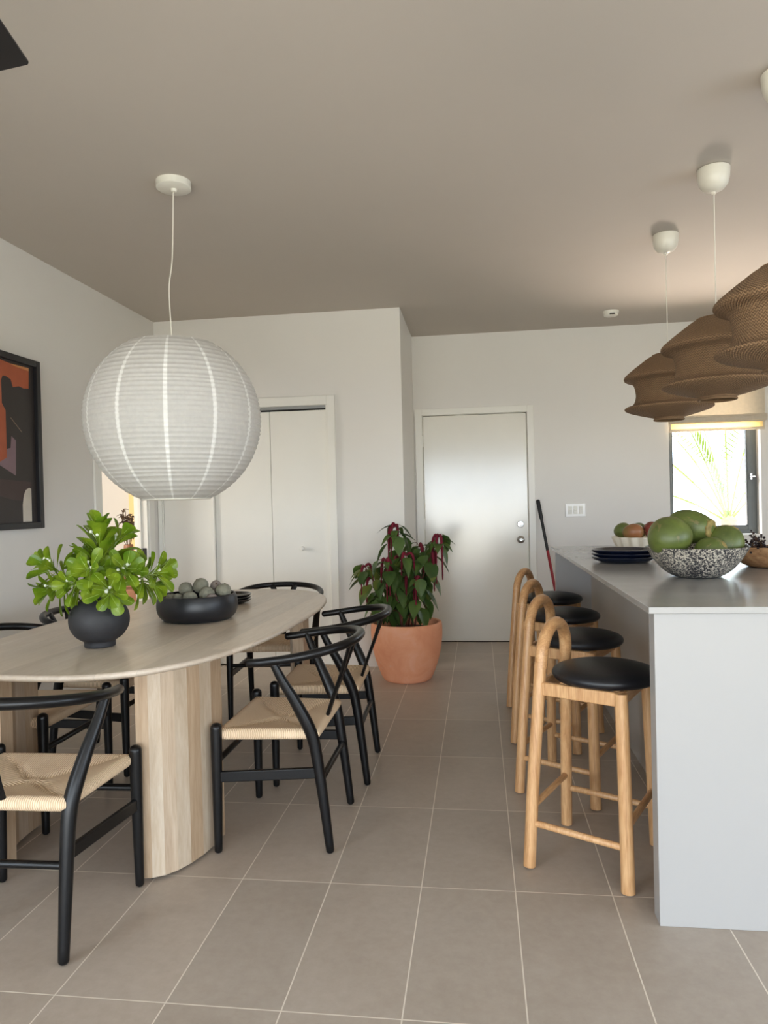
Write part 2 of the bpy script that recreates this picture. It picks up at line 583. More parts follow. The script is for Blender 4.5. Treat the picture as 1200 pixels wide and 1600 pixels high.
def mk_glass():
    t = NT('window_glass')
    lw = t.n('ShaderNodeLayerWeight')
    lw.inputs['Blend'].default_value = 0.5
    fr = t.math('MULTIPLY_ADD', t.math('POWER', lw.outputs['Facing'], 5.0), 0.9, 0.04)
    tr = t.n('ShaderNodeBsdfTransparent')
    gl = t.n('ShaderNodeBsdfGlossy')
    gl.inputs['Roughness'].default_value = 0.02
    mx = t.n('ShaderNodeMixShader')
    t.l(fr, mx.inputs[0])
    t.l(tr.outputs[0], mx.inputs[1])
    t.l(gl.outputs[0], mx.inputs[2])
    t.l(mx.outputs[0], t.out.inputs['Surface'])
    return t.m
M['glass'] = mk_glass()
def flat_paint(name, c):
    return plain(name, c, 0.55, 0.05, 20)

# ------------------------------------------------------------------ room shell
ZC = 2.773
XL, YB, YK, XA, XR, YF = -2.563, 6.487, 5.492, -0.58, 4.2, -3.3
def struct(o):
    o['kind'] = 'structure'
    return o
b = MB(); b.box(XL - .12, XR + .15, YF - .15, YB + .16, -0.12, 0); b.box(-6.0, XL - .12, 3.4, 8.0, -0.12, 0); struct(b.build('floor', M['floor'], smooth=False))
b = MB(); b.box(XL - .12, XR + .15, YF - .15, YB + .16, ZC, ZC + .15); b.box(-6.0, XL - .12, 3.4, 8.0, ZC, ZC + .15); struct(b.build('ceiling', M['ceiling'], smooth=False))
# left wall with a doorway and an unseen window opening added for light
DY0, DY1, DZ = 4.60, 5.30, 2.04
b = MB()
b.box(XL - .10, XL, YF, -2.4, 0, ZC); b.box(XL - .10, XL, 0, DY0, 0, ZC); b.box(XL - .10, XL, -2.4, 0, 0, .3); b.box(XL - .10, XL, -2.4, 0, 2.4, ZC); b.box(XL - .10, XL, DY1, 7.9, 0, ZC); b.box(XL - .10, XL, DY0, DY1, DZ, ZC)
struct(b.build('wall_left', M['wall'], smooth=False))
# wall with the closet
CX0, CX1, CZ = -2.53, -1.155, 2.05
b = MB()
b.box(XL, CX0, YK, YK + .12, 0, ZC); b.box(CX1, XA + .012, YK, YK + .12, 0, ZC); b.box(CX0, CX1, YK, YK + .12, CZ, ZC)
struct(b.build('wall_closet', M['wall'], smooth=False))
b = MB(); b.box(XA - .108, XA + .012, YK + .12, YB, 0, ZC); struct(b.build('wall_alcove', M['wall'], smooth=False))
# back wall with front door and window openings
FX0, FX1, FZ = -0.492, 0.446, 2.054
WX0, WX1, WZ0, WZ1 = 1.652, 2.40, 0.925, 2.25
b = MB()
T = .16
b.box(XL, FX0, YB, YB + T, 0, ZC); b.box(FX0, FX1, YB, YB + T, FZ, ZC); b.box(FX1, WX0, YB, YB + T, 0, ZC)
b.box(WX0, WX1, YB, YB + T, 0, WZ0); b.box(WX0, WX1, YB, YB + T, WZ1, ZC); b.box(WX1, XR, YB, YB + T, 0, ZC)
struct(b.build('wall_back', M['wall'], smooth=False))
b = MB()
b.box(XR, XR + .15, YF - .15, -2.0, 0, ZC); b.box(XR, XR + .15, 2.4, YB + T, 0, ZC); b.box(XR, XR + .15, -2.0, 2.4, 0, .9); b.box(XR, XR + .15, -2.0, 2.4, 1.9, ZC)  # wall with an unseen window opening, added to let in side light
struct(b.build('wall_right', M['wall'], smooth=False))
b = MB()
GX0, GX1, GZ = -2.4, 3.8, 2.15
b.box(XL - .12, GX0, YF - .15, YF, 0, ZC); b.box(GX1, XR, YF - .15, YF, 0, ZC); b.box(GX0, GX1, YF - .15, YF, GZ, ZC)
struct(b.build('wall_front', M['wall'], smooth=False))
b = MB()
for x in (GX0, (GX0 + GX1) / 2 - .04, GX1 - .06):
    b.box(x, x + .06, YF - .12, YF - .05, 0, GZ)
b.box(GX0, GX1, YF - .12, YF - .05, GZ - .06, GZ); b.box(GX0, GX1, YF - .12, YF - .05, 0, .04)
struct(b.build('window_2', M['alu'], bevel=.004))
# the room behind the doorway
b = MB(); b.box(-6, -5.9, 3.4, 8, 0, ZC); b.box(-6, XL - .12, 7.85, 8, 0, ZC); b.box(-6, XL - .12, 3.4, 3.5, 0, ZC)
struct(b.build('wall_beyond', M['wall'], smooth=False))
b = MB(); b.box(-4.00, XL - .16, 7.80, 7.845, 0.0, ZC)
struct(b.build('wall_yellow', M['yellow_wall'], smooth=False))

# doorway casing, jamb and strike
b = MB()
b.box(XL, XL + .016, DY0 - .088, DY0, 0, DZ + .088); b.box(XL, XL + .016, DY1, DY1 + .088, 0, DZ + .088); b.box(XL, XL + .016, DY0, DY1, DZ, DZ + .088)
b.box(XL - .106, XL + .004, DY1 - .018, DY1, 0, DZ); b.box(XL - .106, XL + .004, DY0, DY0 + .018, 0, DZ); b.box(XL - .106, XL + .004, DY0, DY1, DZ - .018, DZ)
b.box(XL - .075, XL - .045, DY1 - .03, DY1 - .018, 0, DZ)
tr1 = struct(b.build('trim_1', M['trim'], bevel=.003))
b = MB(); b.box(XL - .042, XL - .008, DY1 - .022, DY1 - .017, .885, .965)
s = struct(b.build('strike_plate', M['black_frame'], tr1, bevel=.002)); s['label'] = 'black strike plate on the white jamb'

# closet: casing, track, folding doors
b = MB()
b.box(CX1, CX1 + .062, YK - .016, YK, 0, CZ + .072); b.box(CX0, CX1, YK - .016, YK, CZ, CZ + .072)
b.box(XL + .002, CX0, YK - .016, YK, 0, CZ + .072)
b.box(CX1 - .012, CX1, YK - .006, YK + .10, 0, CZ); b.box(CX0, CX0 + .012, YK - .006, YK + .10, 0, CZ)
struct(b.build('trim_2', M['trim'], bevel=.003))
dc = empty('door_2', ((CX0 + CX1) / 2, YK, 0)); struct(dc)
ox = (CX0 + CX1) / 2
b = MB(); b.box(CX0 + .012 - ox, CX1 - .012 - ox, .012, .05, CZ - .022, CZ); struct(b.build('track', M['track'], dc))
b = MB(); b.box(CX0 + .012 - ox, CX1 - .012 - ox, .02, .06, CZ - .034, CZ - .022); struct(b.build('track_shade_strip', M['dark_gap'], dc))  # solid dark strip painting the shade below the track
lx = [-1.169, -1.6205, -1.624, -2.088, -2.112, -2.516]
for i in range(3):
    x1, x0 = lx[2 * i], lx[2 * i + 1]
    b = MB(); y0 = 0.012 if i < 2 else -0.004
    b.box(x0 - ox, x1 - ox, y0, y0 + .035, .012, CZ - .036)
    lf = struct(b.build('door_leaf', M['trim'], dc, bevel=.003))
    if i == 0:
        b = MB(); b.lathe([(0.0, .034), (.012, .033), (.0185, .026), (.0185, .02), (.011, .012), (.009, 0.0)], 20)
        k = struct(b.build('knob', M['trim'], lf)); k.rotation_euler = (PI / 2, 0, 0); k.location = (-1.378 - ox, y0, .93)
b = MB(); b.box(-2.112 - ox, -2.09 - ox, -.014, .04, .005, CZ - .03); struct(b.build('door_stile', M['trim'], dc, bevel=.004))
b = MB(); b.box(CX0 - ox, CX1 - ox, .10, .112, 0, CZ); struct(b.build('closet_back', M['dark_gap'], dc))  # panel coloured dark for the shade inside the closet

# front door
b = MB()
b.box(FX0 - .062, FX0, YB - .02, YB, 0, FZ + .056); b.box(FX1, FX1 + .056, YB - .02, YB, 0, FZ + .056); b.box(FX0, FX1, YB - .02, YB, FZ, FZ + .056)
b.box(FX0 - .001, FX0 + .004, YB - .006, YB + .14, 0, FZ); b.box(FX1 - .004, FX1 + .001, YB - .006, YB + .14, 0, FZ); b.box(FX0, FX1, YB - .006, YB + .14, FZ - .004, FZ)
b.box(FX0, FX1, YB + .045, YB + .07, FZ - .03, FZ); b.box(FX0, FX0 + .03, YB + .045, YB + .07, 0, FZ); b.box(FX1 - .03, FX1, YB + .045, YB + .07, 0, FZ)
struct(b.build('trim_3', M['trim'], bevel=.003))
d1 = empty('door_1', ((FX0 + FX1) / 2, YB, 0)); struct(d1)
ox = (FX0 + FX1) / 2
b = MB(); b.box(-.4817 - ox, .4358 - ox, -.002, .042, .008, 2.0439); struct(b.build('door_leaf', M['door'], d1, bevel=.002))
for z in (1.82, 1.07, .25):
    b = MB(); b.tube([(0, 0, -.045), (0, 0, .045)], .008, 10); h = struct(b.build('hinge', M['trim'], d1)); h.location = (-.487 - ox, -.012, z)
def lockset(z, name, deep):
    b = MB()
    if deep:
        prof = [(.034, 0), (.034, .006), (.026, .010), (.016, .014), (.013, .03), (.022, .038), (.027, .048), (.027, .056), (.02, .064), (.008, .066), (.0, .064)]
    else:
        prof = [(.031, 0), (.031, .012), (.026, .018), (.0, .019)]
    b.lathe(prof, 28)
    if not deep:
        b.box(-.018, .018, -.004, .004, .018, .03)
    o = struct(b.build(name, M['chrome'], d1)); o.rotation_euler = (PI / 2, 0, 0); o.location = (.368 - ox, -.002, z)
lockset(1.054, 'deadbolt', False)
lockset(.917, 'door_knob', True)
b = MB(); b.box(FX0, FX1, YB + .0, YB + .16, 0, .004); b.box(FX0, FX1, YB + .046, YB + .16, .004, .03); struct(b.build('threshold_light_block', M['dark_gap'], bevel=.001))  # threshold block added to stop light under the door, dark like a gap

# kitchen window
wr = empty('window_1', ((WX0 + WX1) / 2, YB + .09, WZ0)); struct(wr)
ox, oy, oz = (WX0 + WX1) / 2, YB + .09, WZ0
b = MB()
x0, x1, z0, z1 = 1.660 - ox, 2.362 - ox, 0.004, WZ1 - .002 - oz
def ringbox(b, x0, x1, z0, z1, w, y0, y1, wl=None):
    wl = w if wl is None else wl
    b.box(x0, x0 + wl, y0, y1, z0, z1); b.box(x1 - w, x1, y0, y1, z0, z1); b.box(x0 + wl, x1 - w, y0, y1, z0, z0 + w); b.box(x0 + wl, x1 - w, y0, y1, z1 - w, z1)
ringbox(b, x0, x1 + .038, z0, z1, .052, .01, .06, .018)
struct(b.build('window_frame', M['alu'], wr, bevel=.003))
b = MB(); ringbox(b, x0 + .016, x1 - .010, z0 + .036, z1 - .03, .034, -.004, .044, .022)
struct(b.build('window_sash', M['alu'], wr, bevel=.003))
b = MB(); ringbox(b, x0 + .036, x1 - .042, z0 + .068, z1 - .06, .007, -.001, .036)
struct(b.build('gasket', M['gasket'], wr))
b = MB(); b.box(x0 + .04, x1 - .046, .016, .022, z0 + .072, z1 - .064); struct(b.build('window_pane', M['glass'], wr, smooth=False))
b = MB(); b.box(x1 - .026, x1 - .006, -.022, .012, .47, .53); b.box(x1 - .03, x1 + .016, -.036, -.022, .49, .506)
struct(b.build('window_handle', M['chrome'], wr, bevel=.004))
b = MB(); b.box(WX0 + .001, WX1 - .001, YB - .006, YB + .095, WZ0 - .012, WZ0 + .003); struct(b.build('trim_5', M['trim'], bevel=.002))

# ------------------------------------------------------------------ outside
b = MB(); b.box(-40, 40, YB + .3, 60, -.3, -.2); struct(b.build('ground_1', M['ground'], smooth=False))
b = MB(); b.box(-40, 40, -60, YF - .2, -.3, -.2); b.box(-40, XL - .2, YF - .2, 3.2, -.3, -.2); struct(b.build('ground_2', M['ground'], smooth=False))
pt = tag(empty('palm_tree', (3.50, 10.6, -.2)), 'sunlit yellow-green palm seen through the kitchen window', 'palm')
b = MB(); b.tube([(0, 0, 0), (.03, .02, .5), (0, .05, 1.1)], [.16, .12, .11], 14); b.build('trunk', M['palm_trunk'], pt)
rnd = random.Random(5)
def frond(m, base, az, el, length, nleaf=26):
    base = Vector(base)
    d = Vector((math.cos(az) * math.cos(el), math.sin(az) * math.cos(el), math.sin(el)))
    pts = []
    p = base.copy()
    for i in range(12):
        pts.append(p.copy())
        p = p + d * (length / 11)
        d = (d + Vector((0, 0, -.06))).normalized()
    m.tube(pts, [.016 * (1 - .8 * i / 11) + .002 for i in range(12)], 6)
    for i in range(nleaf):
        f = .15 + .85 * i / nleaf
        k = min(10, int(f * 11)); q = pts[k].lerp(pts[k + 1], f * 11 - k)
        t = (pts[k + 1] - pts[k]).normalized()
        sd = t.cross(Vector((0, 0, 1))).normalized()
        for s in (-1, 1):
            L = length * .26 * (1 - .55 * abs(f - .45))
            e = q + (t * .75 + sd * s * .7 + Vector((0, 0, -.25))).normalized() * L
            w = t.cross(e - q).normalized() * 0 + (e - q).cross(Vector((0, 0, 1))).normalized() * .018
            mid = q.lerp(e, .5)
            m.add([q, mid + w, e, mid - w], [(0, 1, 2), (0, 2, 3)])
for az, el, L in ((3.3, 1.25, 2.3), (2.6, .95, 2.1), (3.9, .9, 2.1), (1.6, 1.1, 2.1), (4.8, 1.15, 2.2), (5.6, .9, 2.0), (.4, 1.0, 2.1), (3.0, .6, 1.9), (4.3, 1.4, 2.3)):
    b = MB(); frond(b, (0, .05, 1.08), az, el, L); b.build('frond', M['palm'], pt)

# ------------------------------------------------------------------ island
isl = tag(empty('kitchen_island', (1.2, 3.6, 0)), 'white kitchen island with panelled ends and open knee space under the worktop', 'kitchen island')
def P(x, y): return (x - 1.2, y - 3.6)
IX0, IX1, IY0, IY1, ZT = .503, 1.75, 2.181, 4.99, .945
def ibox(x0, x1, y0, y1, z0, z1):
    b = MB(); b.box(x0 - 1.2, x1 - 1.2, y0 - 3.6, y1 - 3.6, z0, z1); return b
b = ibox(IX0, IX1, IY0, IY0 + .066, 0, ZT - .02); o = b.build('end_panel', [M['island_white']], isl, bevel=.0015)
b = ibox(IX0 + .004, IX1, IY1 - .07, IY1 - .005, 0, ZT - .02); b.build('end_panel', [M['island_white']], isl, bevel=.0015)
b = ibox(.735, .755, IY0 + .066, IY1 - .07, 0, ZT - .02); b.build('knee_panel', [M['island_grey']], isl, bevel=.001)
b = ibox(.755, IX1, IY0 + .066, IY1 - .07, .1, ZT - .02); b.build('cabinet_body', [M['island_white']], isl)
b = MB(); b.box(.486, 1.79, 2.168, 5.0, ZT - .0195, ZT)
tag(b.build('worktop', M['counter'], bevel=.0015), 'long grey stone worktop lying across the white island', 'worktop')

# ------------------------------------------------------------------ dining table
TX, TY, TPSI, TA, TB, TN = -1.394, 3.213, 0.034, .585, 1.13, 2.75
tab = tag(empty('dining_table', (TX, TY, 0), -TPSI), 'oval whitewashed wood dining table on curved slatted pedestals', 'table')
def sup(a, b_, n, t):
    c, s_ = math.cos(t), math.sin(t)
    return (a * math.copysign(abs(c) ** (2 / n), c), b_ * math.copysign(abs(s_) ** (2 / n), s_))
b = MB()
NS = 160
prof = [(.0, .75), (-.004, .7495), (-.0015, .7475)]
loops = [(-.016, .750), (-.008, .7493), (-.003, .747), (0, .742), (.0, .738), (-.003, .733), (-.012, .728), (-.03, .7225), (-.05, .721)]
vs, fs = [], []
for (o_, z) in loops:
    for i in range(NS):
        x, y = sup(TA + o_, TB + o_, TN, 2 * PI * i / NS)
        vs.append((x, y, z))
for j in range(len(loops) - 1):
    for i in range(NS):
        i2 = (i + 1) % NS
        fs.append((j * NS + i, (j + 1) * NS + i, (j + 1) * NS + i2, j * NS + i2))
fs.append(tuple(range(NS)))
fs.append(tuple((len(loops) - 1) * NS + i for i in range(NS))[::-1])
b.add(vs, fs)
b.build('tabletop', M['table_top'], tab, angle=60)
# four curved panels of upright staves
def pedestal(sx, sy, seed):
    b = MB()
    # outer line from the inner end (near the long axis) round to the flank
    a_, bo, th = .42, .92, .062
    CXI, CYI = .255, .57
    pts = []
    K = 7
    for k in range(K + 1):
        t = k / K
        ang = PI / 2 * (1 - t)
        x = CXI + (.42 - CXI) * math.cos(ang) ** .9 if k else CXI
        y = CYI + (bo - CYI) * math.sin(ang) ** .9 if k < K else CYI
        pts.append((x, y))
    inn = []
    for k in range(K + 1):
        a = pts[max(0, k - 1)]; c = pts[min(K, k + 1)]
        tx, ty = c[0] - a[0], c[1] - a[1]
        L = math.hypot(tx, ty)
        nx, ny = ty / L, -tx / L
        inn.append((pts[k][0] + nx * th, pts[k][1] + ny * th))
    inn[0] = (CXI, pts[0][1] - th); inn[-1] = (pts[-1][0] - th, CYI)
    rr = random.Random(seed)
    zb, zt = .012, .722
    last = -1
    for k in range(K):
        mi = rr.choice([i for i in range(4) if i != last]); last = mi
        q = [pts[k], pts[k + 1], inn[k + 1], inn[k]]
        q = [(x * sx, y * sy) for x, y in q]
        if sx * sy > 0: q = q[::-1]
        b.prism(q, zb, zt, mi)
    o = b.build('pedestal', STAVES, tab, smooth=False)
    for k in (1, K - 1):
        g = MB()
        c = ((pts[k][0] + inn[k][0]) / 2 * sx, (pts[k][1] + inn[k][1]) / 2 * sy)
        g.lathe([(.012, 0), (.012, .014)], 14, c=(c[0], c[1], 0))
        g.build('glide', M['black_frame'], o)
for i, (sx, sy) in enumerate(((1, -1), (-1, -1), (1, 1), (-1, 1))):
    pedestal(sx, sy, 11 + i)

# ------------------------------------------------------------------ wishbone chairs
def make_chair():
    r = empty('dining_chair')
    K = M['black']
    for s in (-1, 1):
        b = MB()
        p = smooth_path([(s * .245, .205, .012), (s * .244, .204, .2), (s * .243, .203, .42), (s * .243, .203, .462)], 5)
        n = len(p)
        b.tube(p, [.0145 + .0065 * min(1, (i / (n - 1)) * 1.5) for i in range(n)], 16)
        b.build('front_leg', K, r)
        b = MB()
        p = smooth_path([(s * .211, -.205, .012), (s * .211, -.184, .2), (s * .211, -.160, .38), (s * .216, -.140, .455), (s * .232, -.098, .55), (s * .250, -.055, .635), (s * .264, -.022, .708)], 6)
        n = len(p)
        rad = []
        for i in range(n):
            t = i / (n - 1)
            rad.append(.0155 + .0075 * math.sin(min(1, t / .55) * PI / 2) if t < .55 else .023 - .0095 * ((t - .55) / .45))
        b.tube(p, rad, 16)
        b.build('rear_leg', K, r)
        b = MB()
        b.prism([(-.008, -.186), (.008, -.186), (.008, .188), (-.008, .188)], -.02, .02)
        o = b.build('side_rail', K, r, bevel=.004)
        o.location = (s * .229, .012, .288)
        o.rotation_euler = (-.035, 0, -s * .085)
    b = MB(); b.tube([(-.24, .204, .335), (.24, .204, .335)], .0115, 12); b.build('front_stretcher', K, r)
    b = MB(); b.tube([(-.215, -.178, .265), (.215, -.178, .265)], .0115, 12); b.build('rear_stretcher', K, r)
    b = MB(); b.tube([(-.222, -.15, .428), (.222, -.15, .428)], .0165, 12); b.build('seat_rail', K, r)
    # bow rail: arms and back in one bent piece
    pts = []
    yc = -.045
    for k in range(49):
        t = PI * k / 48
        x = -.272 * math.copysign(abs(math.cos(t)) ** .86, math.cos(t))
        y = yc - .25 * math.sin(t) ** .94
        pts.append((x, y))
    pts = [(-.262, .065), (-.268, .02)] + pts + [(.268, .02), (.262, .065)]
    q = [(x, y, 0.702 + .052 * max(0, (.065 - y) / .36) ** 1.15) for x, y in pts]
    b = MB(); b.tube(q, [.0155 + .002 * math.sin(PI * i / (len(q) - 1)) for i in range(len(q))], 14, nrm=(0, 0, 1)); b.build('bow_rail', K, r)
    # Y-shaped splat
    b = MB()
    for s in (-1, 1):
        p = smooth_path([(s * .010, -.158, .43), (s * .012, -.19, .52), (s * .026, -.225, .61), (s * .05, -.254, .69), (s * .072, -.272, .745)], 6)
        b.tube(p, .0175, 10, flat=.42, nrm=(1, 0, 0))
    b.build('splat', K, r)
    # woven seat
    b = MB()
    N = 28
    def xy(u, v):
        w = .192 + .024 * (v + 1) / 2
        return u * w, .018 + v * .172
    vs, fs = [], []
    def grid(z0, sgn):
        base = len(vs)
        for j in range(N + 1):
            for i in range(N + 1):
                u, v = -1 + 2 * i / N, -1 + 2 * j / N
                x, y = xy(u, v)
                mx = max(abs(u), abs(v))
                dip = .020 * (1 - mx ** 2) + .010 * math.exp(-((abs(u) - abs(v)) / .08) ** 2) * (1 - mx) * 1.8 * (mx > .1)
                vs.append((x, y, z0 - (dip if sgn > 0 else -.004 * (1 - mx ** 2))))
        for j in range(N):
            for i in range(N):
                q = (base + j * (N + 1) + i, base + j * (N + 1) + i + 1, base + (j + 1) * (N + 1) + i + 1, base + (j + 1) * (N + 1) + i)
                fs.append(q if sgn > 0 else q[::-1])
        return base
    R = .021
    bt = grid(.43 + R, 1)
    per = [(i, 0) for i in range(N)] + [(N, j) for j in range(N)] + [(N - i, N) for i in range(N)] + [(0, N - j) for j in range(N)]
    rings = [[bt + j * (N + 1) + i for i, j in per]]
    for a in (60, 30, 0, -30, -60):
        c, s_ = math.cos(math.radians(a)), math.sin(math.radians(a))
        ring = []
        for i, j in per:
            u, v = -1 + 2 * i / N, -1 + 2 * j / N
            x, y = xy(u, v)
            ex = R * c if u == 1 else (-R * c if u == -1 else 0)
            ey = R * c if v == 1 else (-R * c if v == -1 else 0)
            ring.append(len(vs)); vs.append((x + ex, y + ey, .43 + R * s_))
        rings.append(ring)
    bb = grid(.43 - R, -1)
    rings.append([bb + j * (N + 1) + i for i, j in per])
    n = len(per)
    for k in range(len(rings) - 1):
        for i in range(n):
            i2 = (i + 1) % n
            fs.append((rings[k][i], rings[k + 1][i], rings[k + 1][i2], rings[k][i2]))
    b.add(vs, fs)
    b.build('woven_seat', M['cord_seat'], r, angle=70)
    return r
chairs = [
    ((-1.395, 2.045), .03, 'black wishbone chair at the near end of the table, its back to the viewer'),
    ((-.768, 2.748), PI / 2, 'black wishbone chair on the aisle side, drawn up beside the near pedestal'),
    ((-.735, 3.372), PI / 2 + .03, 'black wishbone chair on the aisle side standing next to the terracotta pot'),
    ((-1.248, 4.268), PI + .09, 'black wishbone chair at the far end of the table before the closet doors'),
    ((-1.915, 2.835), -PI / 2, 'black wishbone chair on the wall side of the table, under the framed picture'),
    ((-1.885, 3.43), -PI / 2, 'black wishbone chair on the wall side, its back showing just behind the leafy vase'),
]
c0 = make_chair()
for i, ((x, y), rz, lab) in enumerate(chairs):
    c = c0 if i == 0 else copy_tree(c0)
    c.location = (x, y, 0); c.rotation_euler = (0, 0, rz)
    tag(c, lab, 'chair', 'wishbone chairs round the dining table')

# ------------------------------------------------------------------ bar stools
def make_stool():
    r = empty('bar_stool')
    W = M['oak']
    # bent arch with its two back legs: legs below, arch above
    def leg_pts(s): return [(s * .19, -.167, .004), (s * .166, -.155, .3), (s * .142, -.142, .55), (s * .1265, -.1355, .698)]
    for s in (-1, 1):
        p = smooth_path(leg_pts(s), 5)
        b = MB(); b.tube(p, [.0215] * len(p), 18, round_end=False); b.build('back_leg', W, r, angle=50)
    pts = []
    for k in range(33):
        t = PI * k / 32
        pts.append((-.124 * math.cos(t) , -.134 + .006 * math.sin(t), .70 + .118 * math.sin(t) ** .95))
    pts = [(-.1275, -.136, .680)] + pts + [(.1275, -.136, .680)]
    b = MB(); b.tube(pts, .0225, 18, nrm=(0, 1, 0), round_end=False); b.build('arch_back', M['oak_rail'], r, angle=50)
    for s in (-1, 1):
        p = smooth_path([(s * .19, .167, .004), (s * .178, .16, .3), (s * .165, .15, .634)], 6)
        n = len(p)
        b = MB(); b.tube(p, [.0225 - .0015 * i / n for i in range(n)], 18, round_end=False); b.build('front_leg', W, r, angle=50)
        b = MB(); b.box(-.011, .011, -.15, .15, -.023, .023); o = b.build('seat_rail', M['oak'], r, bevel=.005)
        o.location = (s * .15, .006, .612); o.rotation_euler = (0, 0, -s * .075)
        b = MB(); b.tube([(s * .178, -.16, .152), (s * .184, .164, .142)], .0115, 12); b.build('side_stretcher', M['oak'], r)
    b = MB(); b.box(-.15, .15, -.011, .011, -.023, .023); o = b.build('seat_rail', M['oak_rail'], r, bevel=.005); o.location = (0, .145, .612)
    b = MB(); b.box(-.13, .13, -.011, .011, -.023, .023); o = b.build('seat_rail', M['oak_rail'], r, bevel=.005); o.location = (0, -.138, .612)
    b = MB(); b.tube([(-.174, -.158, .205), (.174, -.158, .205)], .0115, 12); b.build('back_stretcher', M['oak_rail'], r)
    b = MB(); b.tube([(-.182, .163, .205), (.182, .163, .205)], .0115, 12); b.build('front_stretcher', M['oak_rail'], r)
    b = MB()
    RS = .181
    prof = [(0.0, .632), (.12, .632), (RS - .03, .633), (RS - .012, .637), (RS - .003, .646), (RS, .656), (RS - .004, .666), (RS - .016, .675), (RS - .04, .683), (.09, .6915), (.04, .694), (.0, .6945)]
    b.lathe(prof, 64)
    o = b.build('cushion_seat', M['leather'], r, angle=80); o.location = (0, .05, 0)
    return r
stools = [
    ((.38, 2.595), 'oak bar stool with round black seat standing at the near end of the island'),
    ((.384, 3.228), 'oak bar stool, second in the row from the near end of the island'),
    ((.392, 3.872), 'oak bar stool, third in the row from the near end of the island'),
    ((.395, 4.535), 'oak bar stool with round black seat closest to the white front door'),
]
s0 = make_stool()
for i, ((x, y), lab) in enumerate(stools):
    c = s0 if i == 0 else copy_tree(s0)
    c.location = (x, y, 0)
    c.rotation_euler = (0, 0, -PI / 2 - math.radians((26, 27, 26, 25)[i]))
    tag(c, lab, 'bar stool', 'bar stools along the island')

# ------------------------------------------------------------------ paper lantern
LX, LY, LZ, LR = -1.388, 3.165, 1.678, .398
ln = tag(empty('paper_lantern', (LX, LY, LZ)), 'large white round paper lantern hanging over the dining table', 'pendant lamp')
b = MB()
zt, zb = .345, -.368
nz, na = 240, 144
rib_z = []
rr = random.Random(3)
z = zb
while z < zt:
    rib_z.append(z); z += rr.uniform(.015, .025)
prof = []
for j in range(nz + 1):
    z = zb + (zt - zb) * j / nz
    r_ = math.sqrt(max(0, LR * LR - (z * 1.0) ** 2))
    k = max([zz for zz in rib_z if zz <= z + 1e-9], default=zb)
    nx = min([zz for zz in rib_z if zz > z + 1e-9], default=zt)
    f = (z - k) / max(1e-6, nx - k)
    prof.append((r_ - .0045 * math.sin(PI * f) ** .8, z))
vs, fs = [], []
b = MB()
for (r_, z) in prof:
    for i in range(na):
        a = 2 * PI * i / na
        vs.append((r_ * math.cos(a), r_ * math.sin(a), z))
mi = []
for j in range(nz):
    for i in range(na):
        i2 = (i + 1) % na
        fs.append((j * na + i, j * na + i2, (j + 1) * na + i2, (j + 1) * na + i))
        mi.append(1 if (i + 5) % 12 == 0 else 0)
b.add(vs, fs); b.mi = mi
b.build('lantern_shade', [M['paper'], M['paper_seam']], ln, angle=80)
b = MB()
for z, rr_ in ((zt, .168), (zb, .155)):
    b.tube([(rr_ * math.cos(2 * PI * k / 48), rr_ * math.sin(2 * PI * k / 48), z) for k in range(49)], .0022, 6, caps=False)
b.tube([(-.165, 0, zt), (.165, 0, zt)], .0018, 6); b.tube([(-.152, 0, zb), (.152, 0, zb)], .0018, 6); b.tube([(.05, 0, zt), (.05, 0, zb)], .0018, 6); b.tube([(-.05, 0, zt), (-.05, 0, zb)], .0018, 6)
b.build('wire_frame', M['cord'], ln)
b = MB(); b.lathe([(.018, zt - .11), (.02, zt - .05), (.012, zt - .02), (.006, zt + .02)], 16); b.build('lamp_holder', M['white_plastic'], ln)
b = MB(); b.tube(smooth_path([(0, 0, zt), (-.008, 0, .6), (.012, .0, .75), (.026, .0, ZC - LZ - .03)], 6), .0028, 8); b.build('cord', M['cord'], ln)
b = MB(); b.lathe([(.0, -.048), (.012, -.047), (.014, -.034), (.075, -.0325), (.0785, -.03), (.0785, 0)], 40); o = b.build('ceiling_canopy', M['white_plastic'], ln); o.location = (.028, 0, ZC - LZ)

